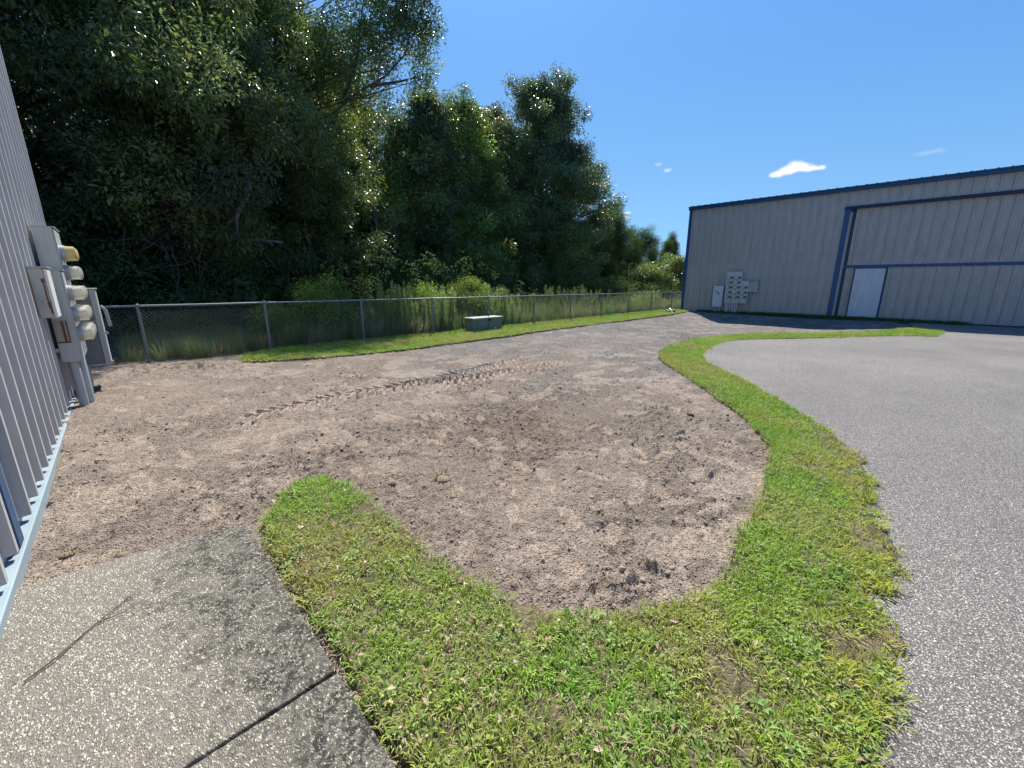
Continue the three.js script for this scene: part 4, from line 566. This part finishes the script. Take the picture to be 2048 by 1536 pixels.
// slender bare trunks standing in the shade, a broken pale snag and fallen limbs
{
  const R = rng(301);
  for (const [x, z, h, where] of [[6.1, -17.4, 5, 'right of the broken snag'], [9.6, -18.8, 6, 'in the shade under the long limb'], [14.4, -19.4, 5.4, 'just left of the young sapling'], [18.6, -19.6, 5.2, 'between the sapling and the tallest tree']]) { const t = thing('bare_trunk', 'slender bare trunk ' + where, 'trunk', [x, -0.05, z], R() * 6, 'slender trunks in the shade'); part('stem', tube([V(0, -0.1, 0), V(0.08, h * 0.3, 0.05), V(-0.05, h * 0.6, 0.1), V(0.15, h, 0)], [0.07, 0.06, 0.05, 0.02], 7), greyBark, t); part('fork', tube([V(-0.02, h * 0.5, 0.08), V(0.3, h * 0.7, 0.3), V(0.4, h * 0.9, 0.35)], [0.03, 0.02, 0.01], 6), greyBark, t); }
  const s = thing('broken_snag', 'pale broken curved limb hanging in the dark wood', 'dead branch', [0, 0, 0]);
  part('limb', tube([V(4.05, 5.0, -15.6), V(3.9, 4.85, -15.5), V(3.85, 4.4, -15.4), V(3.72, 4.0, -15.3), V(3.4, 3.5, -15.2), V(3.3, 3.2, -15.1), V(3.3, 2.75, -15.1)], [0.04, 0.10, 0.1, 0.085, 0.07, 0.045, 0.02], 8), paleBark, s); part('splinter', tube([V(4.0, 4.9, -15.6), V(4.4, 4.95, -15.6), V(4.6, 4.8, -15.7)], [0.03, 0.025, 0.008], 6), paleBark, s); part('fork', tube([V(3.4, 3.5, -15.2), V(3.0, 3.05, -15.1), V(2.7, 2.7, -15.2)], [0.03, 0.02, 0.01], 6), paleBark, s);
  const l = thing('dead_limb', 'pale horizontal dead limb caught in the undergrowth', 'dead branch', [0, 0, 0]); part('limb', tube([V(3.3, 2.72, -15.6), V(3.9, 2.76, -15.4), V(4.6, 2.72, -15.3)], [0.06, 0.06, 0.05], 8), paleBark, l);
  const k = thing('fallen_limb', 'long grey branch slanting through the bare tangle', 'dead branch', [0, 0, 0]); part('limb', tube([V(0.2, 3.75, -15.5), V(1.2, 3.75, -15.2), V(2.2, 3.4, -15.2), V(3.0, 3.0, -15.4)], [0.07, 0.065, 0.05, 0.02], 8), bark, k);
  const w = []; for (let i = 0; i < 34; i++) { let p = V(-0.2 + 4.2 * R(), 0.6 + 3.4 * R(), -14.6 + 1.2 * (R() - 0.5)), d = V(R() - 0.5, R() - 0.65, 0.4 * (R() - 0.5)).normalize(); const pts = [p.clone()]; for (let q = 0; q < 7; q++) { d.add(V(R() - 0.5, R() - 0.55, 0.3 * (R() - 0.5)).multiplyScalar(0.7)).normalize(); p = p.clone().addScaledVector(d, 0.18 + 0.18 * R()); if (p.y < 0.05) break; pts.push(p); } if (pts.length > 2) w.push(tube(pts, pts.map((_, q) => lerp(0.014, 0.004, q / pts.length)), 5)); }
  top('bare_vines', w, greyBark, 'tangle of leafless vines and twigs in the shade', undefined, undefined, 'stuff');
}
// tall weeds behind the fence
{
  const R = rng(401), F = [feather(1, 190, 1.0, 0.16), feather(2, 150, 1.0, 0.12), blades(9, 26, 0.5, 0.006, 0.09, 0.35)], L = [[], [], []];
  const clumps = [[6.1, -10.9, 1.35], [5.6, -11.2, 1.1], [7.0, -11.0, 1.0], [7.7, -10.9, 1.25], [9.7, -10.9, 1.15], [10.4, -10.9, 0.95], [10.0, -11.4, 1.3], [11.6, -11.2, 1.25], [12.6, -11.6, 1.3], [13.9, -11.4, 1.35], [15.0, -11.5, 1.45], [16.0, -11.2, 1.25], [17.0, -11.4, 1.35], [18.0, -11.2, 1.0], [18.8, -11.4, 1.2], [19.8, -11.2, 1.2], [20.8, -11.2, 1.3], [21.8, -11.2, 1.25], [22.6, -11.6, 1.3], [8.6, -11.5, 1.2], [14.6, -12.4, 1.6], [17.4, -12.6, 1.6], [12, -12.6, 1.5]];
  for (const [x, z, h] of clumps) for (let i = 0; i < 30; i++) { const k = 0.75 + 0.5 * R(), y = R(); L[i % 2].push([x + 0.65 * (R() + R() - 1), -0.02, z + 0.5 * (R() + R() - 1), R() * 6.28, 0.25 * (R() - 0.5), h * (x > 11 ? 0.82 : 1.1) * (0.5 + 0.55 * R()), rgb((0.26 + 0.1 * y) * k, 0.39 * k, 0.11 * k).multiplyScalar(x > 10.8 && x < 19 ? 0.6 : 1.1)]); }
  for (let i = 0; i < 5200; i++) { const x = 0.2 + 24 * R(), z = -10.3 - 3.0 * R(), k = 0.6 + 0.7 * R(), dry = R() < (x < 7 && x > 3.2 ? 0.6 : 0.3); L[2].push([x, -0.02, z, R() * 6.28, 0.5 * (R() - 0.5), 0.5 + 0.9 * R() * (x > 3 ? 1 : 0.5), dry ? rgb(0.36 * k, 0.30 * k, 0.17 * k) : rgb(0.14 * k, 0.22 * k, 0.05 * k)]); }
  copies('tall_weeds', F[0], dullLeaf, L[0], 'feathery tall green weeds behind the fence'); copies('tall_weeds', F[1], dullLeaf, L[1], 'thinner feathery weeds mixed behind the fence'); copies('long_grass', F[2], dullLeaf, L[2], 'long rank grass growing behind the fence');
}
// grass tufts left standing on the bare soil, and weeds along the foot of the warehouse
{
  const R = rng(501), T = blades(12, 26, 0.07, 0.006, 0.045, 0.9);
  for (const [x, z, s, label] of [[1.68, -2.49, 1.25, 'largest leftover grass tuft on the bare soil'], [1.37, -2.71, 0.7, 'small grass sprig near the tip of the lawn'], [1.59, -2.23, 0.6, 'thin grass sprig just below the largest tuft'], [4.56, -1.76, 0.8, 'dry tuft on soil close to the curving border'], [5.18, -2.05, 0.8, 'small dark tuft farther along the curving border'], [-0.37, -3.17, 0.7, 'pale grass sprout against the near wall ledge'], [-0.15, -2.98, 0.6, 'pale grass sprout at the slab edge']]) {
    const g = thing('grass_tuft', label, 'grass tuft', [x, yG(x, z) + soil(x, z)[0], z], R() * 6); const b = part('blades', T, leafy(rgb(0.16, 0.21, 0.04), 0.4, 0.7), g); b.scale.setScalar(s); const q = part('root_soil', new THREE.IcosahedronGeometry(0.04, 2).scale(1.3, 0.45, 1.1), std({ color: rgb(0.2, 0.15, 0.11), roughness: 1 }), g); q.scale.setScalar(s); }
  const list = []; for (let i = 0; i < 1500; i++) { const z = (R() < 0.25 ? -8.6 : -5.8) + (R() < 0.3 ? 3 : 6.6) * R(), x = 21.9 - 0.5 * R() * R(), k = 0.7 + 0.5 * R(); list.push([x, yG(x, z), z, R() * 6.28, 0.3 * R(), 1.6 + R(), rgb(0.09 * k, 0.17 * k, 0.035 * k)]); } copies('wall_foot_weeds', blades(14, 12, 0.06, 0.007, 0.05, 0.7), grassMat, list, 'green weeds along the foot of the warehouse wall');
}

scene.traverse((o) => { if (o.isMesh) { o.castShadow = true; o.receiveShadow = true; } });
renderer.render(scene, camera);
